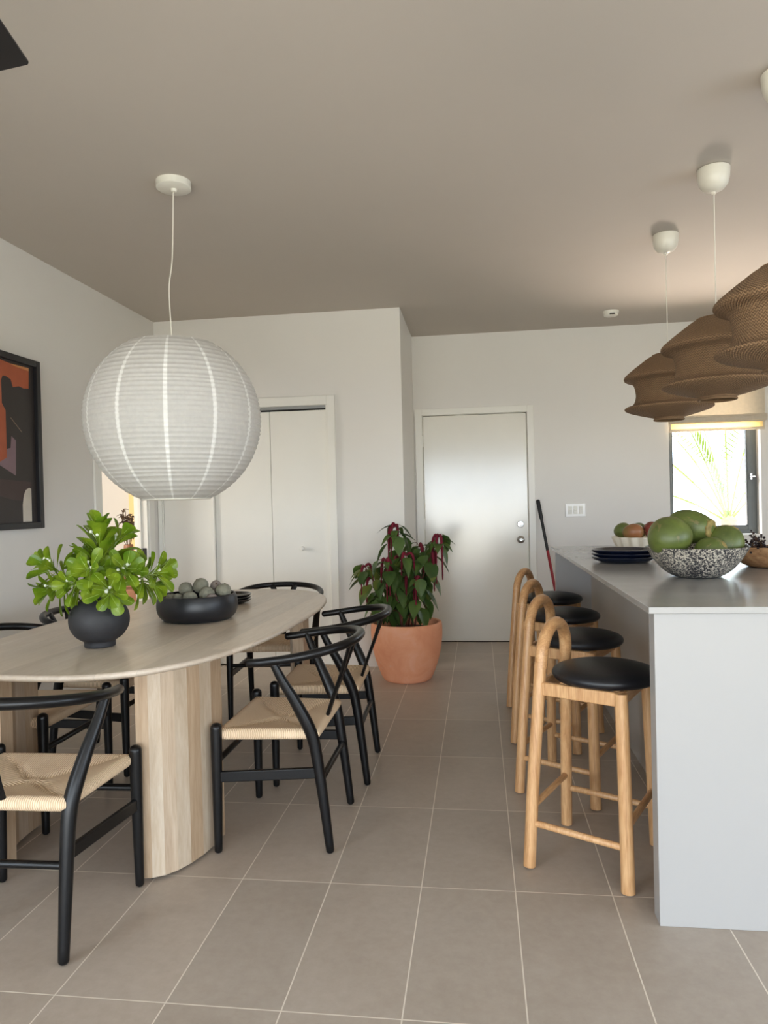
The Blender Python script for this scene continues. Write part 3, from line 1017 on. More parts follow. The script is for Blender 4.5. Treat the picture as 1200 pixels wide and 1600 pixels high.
# ------------------------------------------------------------------ knitted pendants
def make_pendant():
    r = empty('pendant_lamp')
    prof = [(.083, .176), (.094, .172), (.115, .160), (.15, .134), (.19, .104), (.222, .078), (.238, .063), (.243, .051), (.238, .040), (.222, .033), (.199, .024), (.187, .006), (.181, -.018), (.178, -.042), (.180, -.066), (.188, -.090), (.204, -.107), (.226, -.114), (.240, -.120), (.241, -.129), (.232, -.136), (.214, -.144), (.17, -.158), (.12, -.172), (.084, -.182), (.082, -.194)]
    pp = smooth_path([(a, b_, 0) for a, b_ in prof], 3)
    b = MB()
    out = [(p.x, p.y) for p in pp]
    inner = [(p.x - .006, p.y) for p in pp][::-1]
    b.lathe(out + inner, 96, close=True)
    o = b.build('knitted_shade', M['knit'], r, angle=80)
    arc = [0.0]
    for k in range(1, len(pp)):
        arc.append(arc[-1] + (pp[k] - pp[k - 1]).length)
    arc = arc + arc[::-1]
    ra = o.data.attributes.new('row', 'FLOAT', 'POINT')
    ra.data.foreach_set('value', [arc[i // 96] for i in range(len(o.data.vertices))])
    for z, rad in ((.176, .083), (-.194, .080)):
        b = MB(); b.tube([(rad * math.cos(2 * PI * k / 40), rad * math.sin(2 * PI * k / 40), z) for k in range(41)], .0052, 8, caps=False)
        b.build('rim_ring', M['knit'], r)
    b = MB(); b.tube([(-.08, 0, .176), (.08, 0, .176)], .003, 6); b.build('cross_bar', M['cord'], r)
    zc = ZC - PZ
    b = MB(); b.tube([(0, 0, .10), (0, 0, zc - .09)], .0026, 8); b.build('cord', M['cord'], r)
    b = MB(); b.lathe([(.0, .045), (.03, .05), (.034, .07), (.03, .09), (.014, .11), (.006, .13)], 20); b.build('lamp_holder', M['white_plastic'], r)
    b = MB()
    b.lathe([(.004, -.118), (.010, -.116), (.011, -.108), (.022, -.106), (.045, -.096), (.062, -.074), (.0695, -.044), (.0715, -.012), (.0715, -.004), (.066, 0)], 40)
    o = b.build('ceiling_canopy', M['canopy'], r); o.location = (0, 0, zc)
    return r
PZ = 1.905
pend = [
    ((1.100, 4.31), 'brown knitted pendant lamp that hangs highest up the row by the smoke detector'),
    ((1.108, 3.49), 'middle brown knitted pendant lamp of the three above the island'),
    ((1.112, 2.74), 'large brown knitted pendant lamp hanging at the near end of the island'),
]
pend[0] = (pend[0][0], 'brown knitted pendant lamp above the island hanging next to the window blind')
p0 = make_pendant()
for i, ((x, y), lab) in enumerate(pend):
    c = p0 if i == 0 else copy_tree(p0)
    c.location = (x, y, PZ); c.rotation_euler = (0, 0, .4 * i)
    tag(c, lab, 'pendant lamp', 'knitted pendants over the island')

# smoke detector
sd = tag(empty('smoke_detector', (1.093, 5.98, ZC)), 'small white round smoke detector on the ceiling near the back wall', 'smoke detector')
b = MB(); b.lathe([(.0, -.040), (.045, -.040), (.055, -.034), (.058, -.018), (.062, -.012), (.062, 0)], 36); b.build('body', M['white_plastic'], sd)
b = MB(); b.box(-.02, .02, -.058, -.050, -.037, -.028); b.build('vent_slot', M['dark_gap'], sd)

# ceiling fan
fan = tag(empty('ceiling_fan', (-1.78, 1.62, 2.4)), 'black ceiling fan, only a blade tip in view against the ceiling', 'ceiling fan')
b = MB(); b.lathe([(.0, -.09), (.06, -.088), (.10, -.06), (.11, -.02), (.10, .02), (.05, .04), (.02, .05)], 36); b.build('motor_housing', M['fan_black'], fan)
b = MB(); b.tube([(0, 0, .04), (0, 0, .36)], .014, 12); b.build('down_rod', M['fan_black'], fan)
b = MB(); b.lathe([(.02, .30), (.06, .33), (.068, .372)], 28); b.build('ceiling_canopy', M['fan_black'], fan)
for k in range(3):
    b = MB()
    b.prism([(.09, -.05), (.30, -.12), (.728, -.15), (.682, .066), (.676, .071), (.30, .125), (.09, .05)], -.004, .004)
    o = b.build('blade', M['fan_black'], fan, bevel=.002)
    o.rotation_euler = (.0, 0, .0 + 2 * PI * k / 3)

# ------------------------------------------------------------------ picture on the wall
pic = tag(empty('framed_picture', (XL, 3.53, 1.66)), 'black framed abstract picture in rust, charcoal and mauve on the white wall', 'picture')
def yz(y, z): return (y - 3.53, z - 1.66)
fy0, fy1, fz0, fz1 = 3.155, 3.908, 1.172, 2.145
b = MB()
def fbox(ya, yb_, za, zb_, x0, x1):
    b.box(x0, x1, ya - 3.53, yb_ - 3.53, za - 1.66, zb_ - 1.66)
w = .036
fbox(fy0, fy0 + w, fz0, fz1, 0.0, .034); fbox(fy1 - w, fy1, fz0, fz1, 0.0, .034); fbox(fy0 + w, fy1 - w, fz0, fz0 + w, 0.0, .034); fbox(fy0 + w, fy1 - w, fz1 - w, fz1, 0.0, .034)
b.build('frame', M['black_frame'], pic, bevel=.003)
b = MB(); fbox(fy0 + .01, fy1 - .01, fz0 + .01, fz1 - .01, .002, .010); art = b.build('artwork', flat_paint('print_charcoal', (54, 48, 47)), pic, smooth=False)
def blob(name, pts, c, lift):
    b = MB()
    q = [(y - 3.53, z - 1.66) for y, z in pts]
    n = len(q)
    ar = sum(q[i][0] * q[(i + 1) % n][1] - q[(i + 1) % n][0] * q[i][1] for i in range(n))
    if ar < 0: q = q[::-1]
    vs = [(.0101, y, z) for y, z in q] + [(.0101 + lift, y, z) for y, z in q]
    fs = [tuple(range(n, 2 * n)), tuple(range(n))[::-1]] + [(i, (i + 1) % n, n + (i + 1) % n, n + i) for i in range(n)]
    b.add(vs, fs)
    b.build(name, flat_paint('print_' + name, c), art, smooth=False)
blob('rust_shape', [(3.22, 2.105), (3.579, 2.100), (3.83, 2.08), (3.825, 1.977), (3.78, 1.972), (3.738, 1.978), (3.685, 1.964), (3.668, 2.006), (3.625, 2.017), (3.6, 2.015), (3.587, 1.992), (3.587, 1.864), (3.616, 1.828), (3.616, 1.569), (3.554, 1.541), (3.42, 1.60), (3.30, 1.80)], (178, 92, 58), .0006)
blob('ochre_sliver', [(3.653, 2.092), (3.83, 2.097), (3.83, 2.079), (3.704, 2.085)], (206, 140, 84), .0009)
blob('mauve_shape', [(3.40, 1.62), (3.554, 1.541), (3.616, 1.569), (3.619, 1.617), (3.65, 1.624), (3.66, 1.69), (3.697, 1.669), (3.688, 1.472), (3.553, 1.525), (3.40, 1.55)], (136, 112, 122), .0008)
blob('umber_band', [(3.20, 1.44), (3.55, 1.449), (3.826, 1.441), (3.826, 1.325), (3.656, 1.338), (3.546, 1.358), (3.20, 1.38)], (70, 55, 54), .0005)
blob('cream_arch', [(3.741, 1.213), (3.742, 1.309), (3.748, 1.342), (3.755, 1.367), (3.774, 1.395), (3.804, 1.406), (3.823, 1.401), (3.821, 1.213)], (206, 198, 186), .0007)
blob('pale_line', [(3.658, 1.794), (3.752, 1.723), (3.752, 1.719), (3.658, 1.790)], (150, 130, 110), .0009)

# ------------------------------------------------------------------ leaves
def leaf(b, base, d, up, L, W, kind='ob', curl=.25, fold=.12, mi=0, rib=None):
    base = Vector(base); d = Vector(d).normalized(); up = Vector(up)
    side = d.cross(up)
    if side.length < 1e-4: side = d.cross(Vector((1, 0, 0)))
    side.normalize(); nrm = side.cross(d).normalized()
    n = 10
    vs = []
    for i in range(n + 1):
        t = 1 - (1 - i / n) ** 1.5
        if kind == 'ob':
            w = W * .5 * (.05 + .95 * t ** 1.25) * math.sqrt(max(0, 1 - t ** 5)) * 1.22
        else:
            w = W * .5 * (math.sin(PI * t ** .72) ** .9) * (1 - .25 * t)
        p = base + d * (L * t) - nrm * (L * curl * t * t)
        for k in (-1, -.5, 0, .5, 1):
            vs.append(p + side * (w * k) + nrm * (w * fold * 2 * abs(k)))
    fs, m_ = [], []
    for i in range(n):
        for k in range(4):
            fs.append((i * 5 + k, i * 5 + k + 1, (i + 1) * 5 + k + 1, (i + 1) * 5 + k)); m_.append(mi)
    b0 = len(b.f)
    b.add(vs, fs, mi)
    if rib is not None:
        pr = [base + d * (L * t) - nrm * (L * curl * t * t) + nrm * .0008 for t in (0, .2, .4, .6, .8, .95)]
        b.tube(pr, [.0014, .0012, .0010, .0008, .0006, .0003], 5, mi=rib)

def rand_perp(d, a):
    d = Vector(d).normalized()
    x = d.cross(Vector((0, 0, 1)))
    if x.length < 1e-3: x = Vector((1, 0, 0))
    x.normalize(); y = d.cross(x)
    return x * math.cos(a) + y * math.sin(a)

# ------------------------------------------------------------------ vase with cut branches
VX, VY, ZV = -1.442, 2.555, .75
vs_ = tag(empty('black_vase', (VX, VY, ZV)), 'round charcoal clay vase holding leafy branches on the dining table', 'vase')
b = MB()
pr = smooth_path([(.0, .001, 0), (.048, .001, 0), (.056, .003, 0), (.057, .02, 0), (.066, .027, 0), (.086, .042, 0), (.104, .070, 0), (.110, .101, 0), (.105, .132, 0), (.088, .160, 0), (.070, .176, 0), (.060, .186, 0), (.061, .196, 0), (.069, .205, 0), (.071, .207, 0), (.066, .206, 0), (.055, .195, 0), (.053, .184, 0), (.074, .155, 0), (.098, .10, 0), (.05, .02, 0), (.0, .018, 0)], 4)
b.lathe([(max(0, p.x), p.y) for p in pr], 56)
b.build('vase_body', M['vase'], vs_, angle=60)
br_specs = [
    # tip offset from the vase axis, tip axis, number of leaves, length, width, label, spread
    ((.02, -.02, .43), (.02, 0, 1), 26, .118, .056, 'tall upright branch with long green leaves in the middle of the black vase', .62),
    ((-.175, -.05, .315), (-.8, -.1, .45), 20, .098, .048, 'leafy branch leaning toward the wall with white berries, in the black vase', 1.0),
    ((-.15, -.075, .225), (-.75, -.35, -.25), 20, .096, .048, 'low drooping leafy branch on the wall side of the black vase', 1.0),
    ((.02, -.105, .30), (.05, -.85, .3), 18, .088, .048, 'short branch facing the viewer with a white berry cluster over the vase lip', 1.05),
    ((.145, -.06, .30), (.55, -.5, .35), 20, .092, .050, 'dense leafy branch on the aisle side of the black vase', 1.05),
    ((.235, .02, .275), (.95, -.05, .15), 20, .096, .050, 'leafy branch reaching furthest out toward the bowl of seed pods', 1.0),
    ((.06, .06, .405), (.4, .3, .8), 13, .112, .054, 'darker leafy branch behind the tall upright one', .8),
    ((-.06, .03, .33), (-.35, .1, .8), 17, .100, .050, 'small leafy branch filling the middle of the bouquet at the back', .9),
    ((.10, -.10, .215), (.45, -.65, -.35), 17, .092, .048, 'drooping leafy branch hanging over the vase shoulder on the aisle side', 1.0),
    ((-.055, -.09, .245), (-.35, -.8, .0), 17, .090, .048, 'short leafy branch facing the viewer above the vase neck, toward the wall', 1.05),
    ((.19, .06, .225), (.9, .1, -.3), 15, .092, .048, 'low leafy branch drooping behind the aisle side of the vase', 1.0),
]
for si, (tip, ax, nl, L, W, lab, spread) in enumerate(br_specs):
    rr = random.Random(100 + si)
    W *= 1.14
    span = (.17, .08, .07, .06, .07, .08, .13, .09, .06, .06, .07)[si]
    root = tag(empty('leafy_branch', (VX, VY, ZV + .19)), lab, 'branch', 'cut branches in the black vase')
    tp = Vector((tip[0], tip[1], tip[2] - .19))
    ax = Vector(ax).normalized()
    st = Vector((tip[0] * .12, tip[1] * .12, -.10))
    p = smooth_path([tuple(st), (tip[0] * .22, tip[1] * .22, .01), tuple(tp - ax * .045), tuple(tp)], 6)
    b = MB(); b.tube(p, [.0042 - .0015 * i / len(p) for i in range(len(p))], 8); b.build('stem', M['stem_green'], root)
    b = MB()
    for k in range(nl):
        f = k / (nl - 1)
        az = k * 2.39996 + rr.uniform(-.3, .3)
        th = (.3 + 1.3 * f ** .9) * spread + rr.uniform(-.12, .12)
        per = rand_perp(ax, az)
        d = ax * math.cos(th) + per * math.sin(th)
        base = tp - ax * (span * f)
        l_ = L * (.72 + .38 * min(1, f * 1.6)) * rr.uniform(.88, 1.1)
        up = (ax - d * ax.dot(d))
        leaf(b, base + d * .006, d, up if up.length > .05 else Vector((0, 0, 1)), l_, W * rr.uniform(.88, 1.1), 'ob', rr.uniform(.06, .3), .16, 0, 1)
    b.build('leaves', [M['leaf'], M['leaf_rib']], root, angle=70)
    nb = (5, 8, 4, 9, 5, 2, 3, 3, 3, 4, 2)[si]
    b = MB()
    for k in range(nb):
        c = tp + rand_perp(ax, rr.uniform(0, 6.28)) * rr.uniform(.006, .026) - ax * rr.uniform(-.01, .03) + Vector((0, -.012, .012))
        rad = rr.uniform(.0052, .0074)
        b.lathe([(0, -rad), (rad * .7, -rad * .7), (rad, 0), (rad * .7, rad * .7), (0, rad)], 8, c=tuple(c))
        b.tube([tuple(c), tuple(tp - ax * .03)], .0009, 4)
    b.build('white_berries', M['blossom'], root)

# bowl of pods
BX, BY = -1.308, 3.185
bw = tag(empty('black_bowl', (BX, BY, .75)), 'wide matte black bowl filled with grey-green seed pods on the dining table', 'bowl')
b = MB()
pr = smooth_path([(.0, .002, 0), (.138, .002, 0), (.155, .006, 0), (.174, .025, 0), (.184, .055, 0), (.183, .088, 0), (.176, .114, 0), (.172, .118, 0), (.167, .115, 0), (.173, .09, 0), (.172, .06, 0), (.155, .025, 0), (.08, .014, 0), (.0, .013, 0)], 4)
b.lathe([(max(0, p.x), p.y) for p in pr], 72); b.build('bowl_body', M['bowl_black'], bw, angle=60)
pods = [
    ((-.047, -.02, .142), .0345, 'stone', 'flat grey-green seed pod standing tallest near the wall side of the black bowl'),
    ((.022, -.01, .158), .036, 'stone', 'grey-green seed pod topmost in the black bowl'),
    ((.080, .03, .150), .027, 'stone_b', 'small mauve-grey seed pod at the back of the black bowl'),
    ((.066, -.05, .122), .036, 'stone', 'grey-green seed pod below the topmost, facing the viewer'),
    ((.132, -.01, .132), .036, 'stone', 'grey-green seed pod against the aisle side of the black bowl rim'),
    ((-.006, -.075, .105), .035, 'stone', 'grey-green seed pod low in the front middle of the black bowl'),
    ((-.062, -.075, .103), .027, 'stone', 'small grey-green seed pod low in front beneath the tallest one'),
    ((-.106, -.05, .100), .028, 'stone', 'small grey-green seed pod low at the wall side of the black bowl'),
    ((.105, -.085, .10), .03, 'stone_b', 'greyish seed pod in front at the aisle side of the black bowl'),
]
for i, (c, r_, mt, lab) in enumerate(pods):
    rr = random.Random(40 + i)
    root = tag(empty('seed_pod', (BX + c[0], BY + c[1], .75 + c[2])), lab, 'seed pod', 'seed pods in the black bowl')
    root.rotation_euler = (rr.uniform(-1, 1), rr.uniform(-1, 1), rr.uniform(0, 6))
    b = MB()
    prf = [(r_ * math.cos(-PI / 2 + PI * k / 14), r_ * .94 * math.sin(-PI / 2 + PI * k / 14)) for k in range(15)]
    prf[0] = (0, prf[0][1]); prf[-1] = (0, prf[-1][1])
    ph = rr.uniform(0, 6)
    b.lathe(prf, 28, rfun=lambda a, z, r: r * (1 + .035 * math.sin(3 * a + ph) + .02 * math.sin(7 * a)))
    b.build('pod_body', M[mt], root, angle=80)
    b = MB(); b.lathe([(.0, r_ * .9), (.004, r_ * .93), (.003, r_ * .98), (0, r_ * 1.0)], 8); b.build('stem_scar', M['twig'], root)

def plate(name, loc, prof, mats, label, group, rz=0, tilt=(0, 0)):
    r = tag(empty(name, loc), label, 'plate', group)
    r.rotation_euler = (tilt[0], tilt[1], rz)
    b = MB(); b.lathe(prof, 64); b.build('plate_body', mats[0], r, angle=60)
    if len(mats) > 1:
        R = max(p[0] for p in prof); zr = max(p[1] for p in prof)
        b = MB(); b.tube([((R - .0014) * math.cos(2 * PI * k / 64), (R - .0014) * math.sin(2 * PI * k / 64), zr - .0016) for k in range(65)], .0020, 6, caps=False)
        o = b.build('rim', mats[1], r); o['label'] = 'pale ring painting the highlight along the rim'
    return r
prf = [(0, 0), (.066, 0), (.072, .002), (.096, .009), (.108, .018), (.110, .022), (.108, .0245), (.104, .0235), (.090, .014), (.066, .0075), (0, .007)]
for i, lab in enumerate(('bottom black glazed plate of the stack behind the seed pod bowl', 'middle black glazed plate of the stack behind the seed pod bowl', 'top black glazed plate of the stack behind the seed pod bowl')):
    plate('small_plate', (-1.332, 3.70, .7505 + .0135 * i), prf, (M['gloss_black'], M['plate_rim_glint']), lab, 'black plates on the dining table', .3 * i)

# ------------------------------------------------------------------ potted plant
pp_ = tag(empty('potted_plant', (-.535, 5.13, 0)), 'tall amaranth with crimson tassels in a big terracotta pot by the front door', 'potted plant')
b = MB()
pr = smooth_path([(.0, .002, 0), (.15, .002, 0), (.168, .006, 0), (.185, .03, 0), (.22, .12, 0), (.245, .22, 0), (.256, .31, 0), (.257, .37, 0), (.254, .405, 0), (.248, .413, 0), (.236, .413, 0), (.229, .405, 0), (.228, .37, 0), (.222, .30, 0)], 4)
b.lathe([(max(0, p.x), p.y) for p in pr], 72); pot = b.build('pot', M['terracotta'], pp_, angle=60)
b = MB(); b.lathe([(.0, .362), (.08, .368), (.16, .358), (.224, .352)], 40); b.build('soil', M['soil'], pot)
stems = [
    # root xy, tip, n leaves, n tassels
    ((-.04, .02), (-.055, -.02, 1.10), 20, 6),
    ((.03, -.01), (.25, -.03, 1.025), 20, 7),
    ((-.07, -.03), (-.28, -.08, .82), 17, 3),
    ((.01, .05), (.10, .06, .95), 16, 3),
    ((-.02, -.06), (-.12, -.13, .86), 15, 4),
    ((.06, -.04), (.12, -.15, .74), 12, 2),
    ((-.10, .0), (-.19, -.06, .64), 9, 1),
    ((.0, .0), (.02, -.10, .90), 14, 3),
]
for si, (rt, tip, nl, nt) in enumerate(stems):
    rr = random.Random(300 + si)
    tip = Vector(tip)
    st = Vector((rt[0], rt[1], .355))
    mid = Vector((rt[0] * .8 + tip.x * .35, rt[1] * .8 + tip.y * .35, .355 + (tip.z - .355) * .5))
    p = smooth_path([tuple(st), tuple(mid), tuple(tip)], 8)
    b = MB(); b.tube(p, [.0075 - .0045 * i / len(p) for i in range(len(p))], 8); stem = b.build('stem', M['stem_red'], pp_)
    b = MB()
    for k in range(nl):
        f = k / (nl - 1)
        q = p[int((len(p) - 1) * (1 - .78 * f))]
        az = k * 2.39996 + si + rr.uniform(-.3, .3)
        out = Vector((math.cos(az), math.sin(az) * .9, 0))
        L = (.115 + .06 * math.sin(PI * min(1, f * .9 + .1))) * rr.uniform(.85, 1.12) * (1 if f < .85 else .75)
        pet = q + out * rr.uniform(.03, .07) + Vector((0, 0, rr.uniform(-.005, .03)))
        b.tube([tuple(q), tuple((q + pet) / 2 + Vector((0, 0, .012))), tuple(pet)], .0018, 5, mi=1)
        d = (out * rr.uniform(.35, .8) + Vector((0, 0, -rr.uniform(.35, 1.0)))).normalized()
        up = (out + Vector((0, 0, .8)))
        leaf(b, pet, d, up, L, L * rr.uniform(.62, .74), 'ov', rr.uniform(.1, .3), .14, 0)
    for k in range(9 if si < 3 else 5):
        az = k * 2.39996 + .7 * si + rr.uniform(-.3, .3)
        out = Vector((math.cos(az), math.sin(az), 0))
        q = tip - Vector((0, 0, rr.uniform(-.005, .06)))
        d = (out + Vector((0, 0, rr.uniform(-.55, .25)))).normalized()
        L = rr.uniform(.085, .135)
        leaf(b, q + out * .012, d, Vector((0, 0, 1)), L, L * .58, 'ov', rr.uniform(.45, .8), .16, 0)
    b.build('leaves', [M['amaranth_leaf'], M['stem_red']], stem, angle=70)
    for k in range(nt):
        az = rr.uniform(0, 6.28) if si != 1 else rr.choice([2.9, 5.6, 4.7, .2, 4.2]) + rr.uniform(-.4, .4)
        out = Vector((math.cos(az), math.sin(az) - .35, 0)).normalized()
        f = 0 if k < nt * .6 else rr.uniform(.1, .4)
        q = p[int((len(p) - 1) * (1 - f))]
        L = rr.uniform(.14, .34) if si < 2 else rr.uniform(.12, .24)
        rch = rr.uniform(.018, .06)
        pts = [q, q + out * rch * .6 + Vector((0, 0, rr.uniform(.0, .022))), q + out * rch + Vector((0, 0, rr.uniform(-.045, -.015))), q + out * (rch * 1.15) + Vector((0, 0, -L * .6)), q + out * (rch * 1.2) + Vector((0, 0, -L))]
        pa = smooth_path([tuple(x) for x in pts], 6)
        n = len(pa)
        tb = MB(); tb.tube(pa, [(.005 + .006 * math.sin(PI * min(1, (i / (n - 1)) * 1.15 + .1))) * rr.uniform(.82, 1.15) for i in range(n)], 9)
        o = tb.build('flower_tassel', M['tassel'], stem); o['label'] = 'hanging crimson flower tassel'

# ------------------------------------------------------------------ things on the worktop
SBX, SBY = .862, 3.0
sb = tag(empty('speckled_bowl', (SBX, SBY, ZT)), 'black and white speckled bowl holding green coconuts on the worktop', 'bowl')
b = MB()
pr = smooth_path([(.0, .001, 0), (.07, .001, 0), (.095, .006, 0), (.13, .03, 0), (.16, .065, 0), (.182, .10, 0), (.192, .118, 0), (.193, .121, 0), (.188, .119, 0), (.172, .096, 0), (.15, .064, 0), (.12, .034, 0), (.07, .012, 0), (.0, .010, 0)], 4)
b.lathe([(max(0, p.x), p.y) for p in pr], 72); b.build('bowl_body', M['speckle'], sb, angle=60)
def coconut(loc, rot, rx, L, mt, cap, label):
    r = tag(empty('coconut', (SBX + loc[0], SBY + loc[1], ZT + loc[2])), label, 'coconut', 'green coconuts in the speckled bowl')
    r.rotation_mode = 'QUATERNION'
    r.rotation_quaternion = Vector(rot).to_track_quat('Z', 'Y')
    b = MB()
    prf = []
    for k in range(25):
        t = -PI / 2 + PI * k / 24
        z = L * math.sin(t)
        rr_ = rx * max(0, math.cos(t)) ** .82 * (1 - .10 * math.sin(t))
        prf.append((rr_, z))
    prf[0] = (0, prf[0][1]); prf[-1] = (0, prf[-1][1])
    b.lathe(prf, 40, rfun=lambda a, z, q: q * (1 + .035 * math.cos(3 * a)))
    b.build('husk', M[mt], r, angle=80)
    b = MB()
    if cap:
        b.lathe([(.036, L * .80), (.040, L * .86), (.037, L * .93), (.030, L * .965), (.026, L * .945), (.020, L * .985), (.012, L * .965), (.006, L * .99), (0, L * .985)], 28, rfun=lambda a, z, q: q * (1 + .08 * math.sin(9 * a)))
    else:
        b.lathe([(.016, L * .97), (.013, L * 1.01), (.006, L * 1.02), (0, L * 1.015)], 16)
    o = b.build('stem_scar', M['coco_cap'], r, angle=80)
coconut((-.118, -.045, .165), (-.3, .2, .93), .084, .076, 'coco', False, 'round green coconut at the end of the speckled bowl beside the blue plates')
coconut((-.004, .06, .196), (.72, -.66, -.10), .069, .094, 'coco', True, 'bright green coconut on top of the pile, its ringed stem end turned out')
coconut((.112, .02, .126), (.45, -.2, .8), .074, .078, 'coco_b', False, 'mottled green coconut on the side of the speckled bowl near the dough bowl')
coconut((.030, -.088, .103), (.6, -.5, .5), .060, .058, 'coco_b', False, 'small dull green coconut low at the front between two larger ones')

# blue plates
prf = [(0, 0), (.105, 0), (.112, .002), (.138, .010), (.154, .020), (.158, .025), (.156, .0285), (.151, .0275), (.134, .0175), (.105, .0095), (0, .0085)]
for i, (lab, tl) in enumerate((('bottom dark blue glazed plate of the stack on the worktop', (0, 0)), ('middle dark blue glazed plate of the stack on the worktop', (.0, 0)), ('top dark blue glazed plate of the stack on the worktop', (.0, .0)))):
    plate('dinner_plate', (.718, 3.72, ZT + .0005 + .018 * i), prf, (M['gloss_blue'],), lab, 'dark blue plates on the worktop', .5 * i, tl)

# fluted bowl and mangoes
FBX, FBY = .962, 4.45
fb = tag(empty('fluted_bowl', (FBX, FBY, ZT)), 'cream scalloped bowl of mangoes on the far part of the worktop', 'bowl')
b = MB()
pr = smooth_path([(.0, .001, 0), (.10, .001, 0), (.125, .006, 0), (.142, .03, 0), (.152, .062, 0), (.160, .084, 0), (.157, .086, 0), (.146, .064, 0), (.134, .03, 0), (.10, .012, 0), (.0, .010, 0)], 4)
b.lathe([(max(0, p.x), p.y) for p in pr], 144, rfun=lambda a, z, r: r * (1 + .06 * math.cos(15 * a) * min(1, z / .06) * min(1, r / .1)))
b.build('bowl_body', M['ceramic'], fb, angle=60)
def mango(loc, rot, mt, label, s=1.0):
    r = tag(empty('mango', (FBX + loc[0], FBY + loc[1], ZT + loc[2])), label, 'mango', 'mangoes in the scalloped bowl')
    r.rotation_euler = rot
    b = MB()
    prf = []
    for k in range(21):
        t = -PI / 2 + PI * k / 20
        prf.append((.046 * s * max(0, math.cos(t)) ** .9 * (1 + .12 * math.sin(t)), .058 * s * math.sin(t)))
    prf[0] = (0, prf[0][1]); prf[-1] = (0, prf[-1][1])
    b.lathe(prf, 32, rfun=lambda a, z, q: q * (1 + .06 * math.cos(a)))
    b.build('fruit_body', M[mt], r, angle=80)
    b = MB(); b.tube([(0, 0, .056 * s), (.001, 0, .066 * s)], .0028, 8); b.build('stalk', M['twig'], r)
mango((-.105, .03, .125), (1.3, .2, .5), 'mango_a', 'green mango at the edge of the scalloped bowl toward the front door', .98)
mango((-.058, -.055, .118), (1.5, .1, 1.2), 'mango_b', 'blushed orange-green mango at the front of the scalloped bowl', 1.05)
mango((-.005, .05, .12), (1.2, .5, 2.2), 'mango_a', 'yellow-green mango at the back between two others', 1.0)
mango((.05, -.03, .128), (1.3, -.2, .2), 'mango_c', 'dark red mango beside the big coconut', 1.0)

# dough bowl with berry sprays
DX, DYB = 1.475, 3.36
db = tag(empty('dough_bowl', (DX, DYB, ZT), -.05), 'long rough wooden dough bowl filled with dark berry sprays on the worktop', 'wooden bowl')
b = MB()
pr = smooth_path([(.0, .001, 0), (.62, .001, 0), (.80, .006, 0), (.93, .040, 0), (1.0, .080, 0), (1.01, .088, 0), (.955, .089, 0), (.90, .06, 0), (.75, .022, 0), (.0, .018, 0)], 4)
n = 72
vs, fs = [], []
for q in pr:
    for i in range(n):
        a = 2 * PI * i / n
        x, y = sup(.37, .165, 2.6, a)
        vs.append((x * q.x, y * q.x, q.y + (.006 * math.cos(2 * a) + .003 * math.sin(5 * a)) * min(1, q.y / .05)))
for j in range(len(pr) - 1):
    for i in range(n):
        i2 = (i + 1) % n
        fs.append((j * n + i, j * n + i2, (j + 1) * n + i2, (j + 1) * n + i))
b.add(vs, fs)
b.build('bowl_body', M['bowl_wood'], db, angle=60)
for si, (bx, by, rzz, lab) in enumerate(((-.22, -.04, 2.9, 'dark berry spray spilling over the near end of the dough bowl'), (-.05, .03, 2.2, 'dark berry spray lying in the middle of the dough bowl'))):
    rr = random.Random(70 + si)
    root = tag(empty('berry_spray', (DX + bx, DYB + by, ZT + .055), rzz), lab, 'dried berries', 'berry sprays in the dough bowl')
    tw = MB(); be = MB()
    for k in range(15):
        a = rr.uniform(-1.7, 1.7); e = rr.uniform(.15, 1.0)
        L = rr.uniform(.07, .13)
        d = Vector((math.cos(a) * math.cos(e), math.sin(a) * math.cos(e), math.sin(e)))
        st = Vector((-.04 + .008 * k, rr.uniform(-.02, .02), .0))
        tw.tube([tuple(st), tuple(st + d * L * .6 + Vector((0, 0, .006))), tuple(st + d * L)], .0013, 5)
        for j in range(13):
            q = st + d * L * rr.uniform(.35, 1.05) + Vector((rr.uniform(-.014, .014), rr.uniform(-.014, .014), rr.uniform(-.010, .014)))
            rad = rr.uniform(.0042, .0064)
            be.lathe([(0, -rad), (rad * .7, -rad * .7), (rad, 0), (rad * .7, rad * .7), (0, rad)], 8, c=tuple(q))
            tw.tube([tuple(q), tuple(st + d * L * .5)], .0007, 4)
    tw.build('twig', M['twig'], root)
    o = be.build('berries', M['berry'], root); o['kind'] = 'stuff'

# ------------------------------------------------------------------ roman blind, switch, broom
bl = tag(empty('roman_blind', (2.04, YB, 1.82)), 'beige linen roman blind half drawn over the kitchen window', 'blind')
b = MB()
hw0, hw1 = -.395, .392
b.box(hw0, hw1, -.030, -.014, .062, .50)
fabric = b.build('blind_fabric', M['blind'], bl, bevel=.003)
b = MB(); b.box(hw0 - .002, hw1 + .012, -.046, -.031, .098, .135); b.build('fold', M['blind'], bl, bevel=.004)
b = MB(); b.box(hw0, hw1 + .004, -.062, -.046, .078, .118); b.build('fold', M['blind'], bl, bevel=.004)
b = MB(); b.box(hw0, hw1 - .01, -.046, -.034, .0, .022); b.box(hw0, hw1 - .01, -.046, -.034, .070, .100); b.box(hw0, hw0 + .016, -.046, -.034, .022, .070); b.box(hw1 - .024, hw1 - .01, -.046, -.034, .022, .070)
b.build('hem', M['blind'], bl, bevel=.003)
b = MB(); b.box(hw0 + .016, hw1 - .024, -.041, -.039, .022, .070); o = b.build('hem_panel', M['blind_thin'], bl); o['label'] = 'sunlit thin strip of linen above the hem bar'
b = MB(); b.box(hw0, hw1, -.055, -.0, .50, .54); b.build('head_rail', M['blind'], bl, bevel=.003)

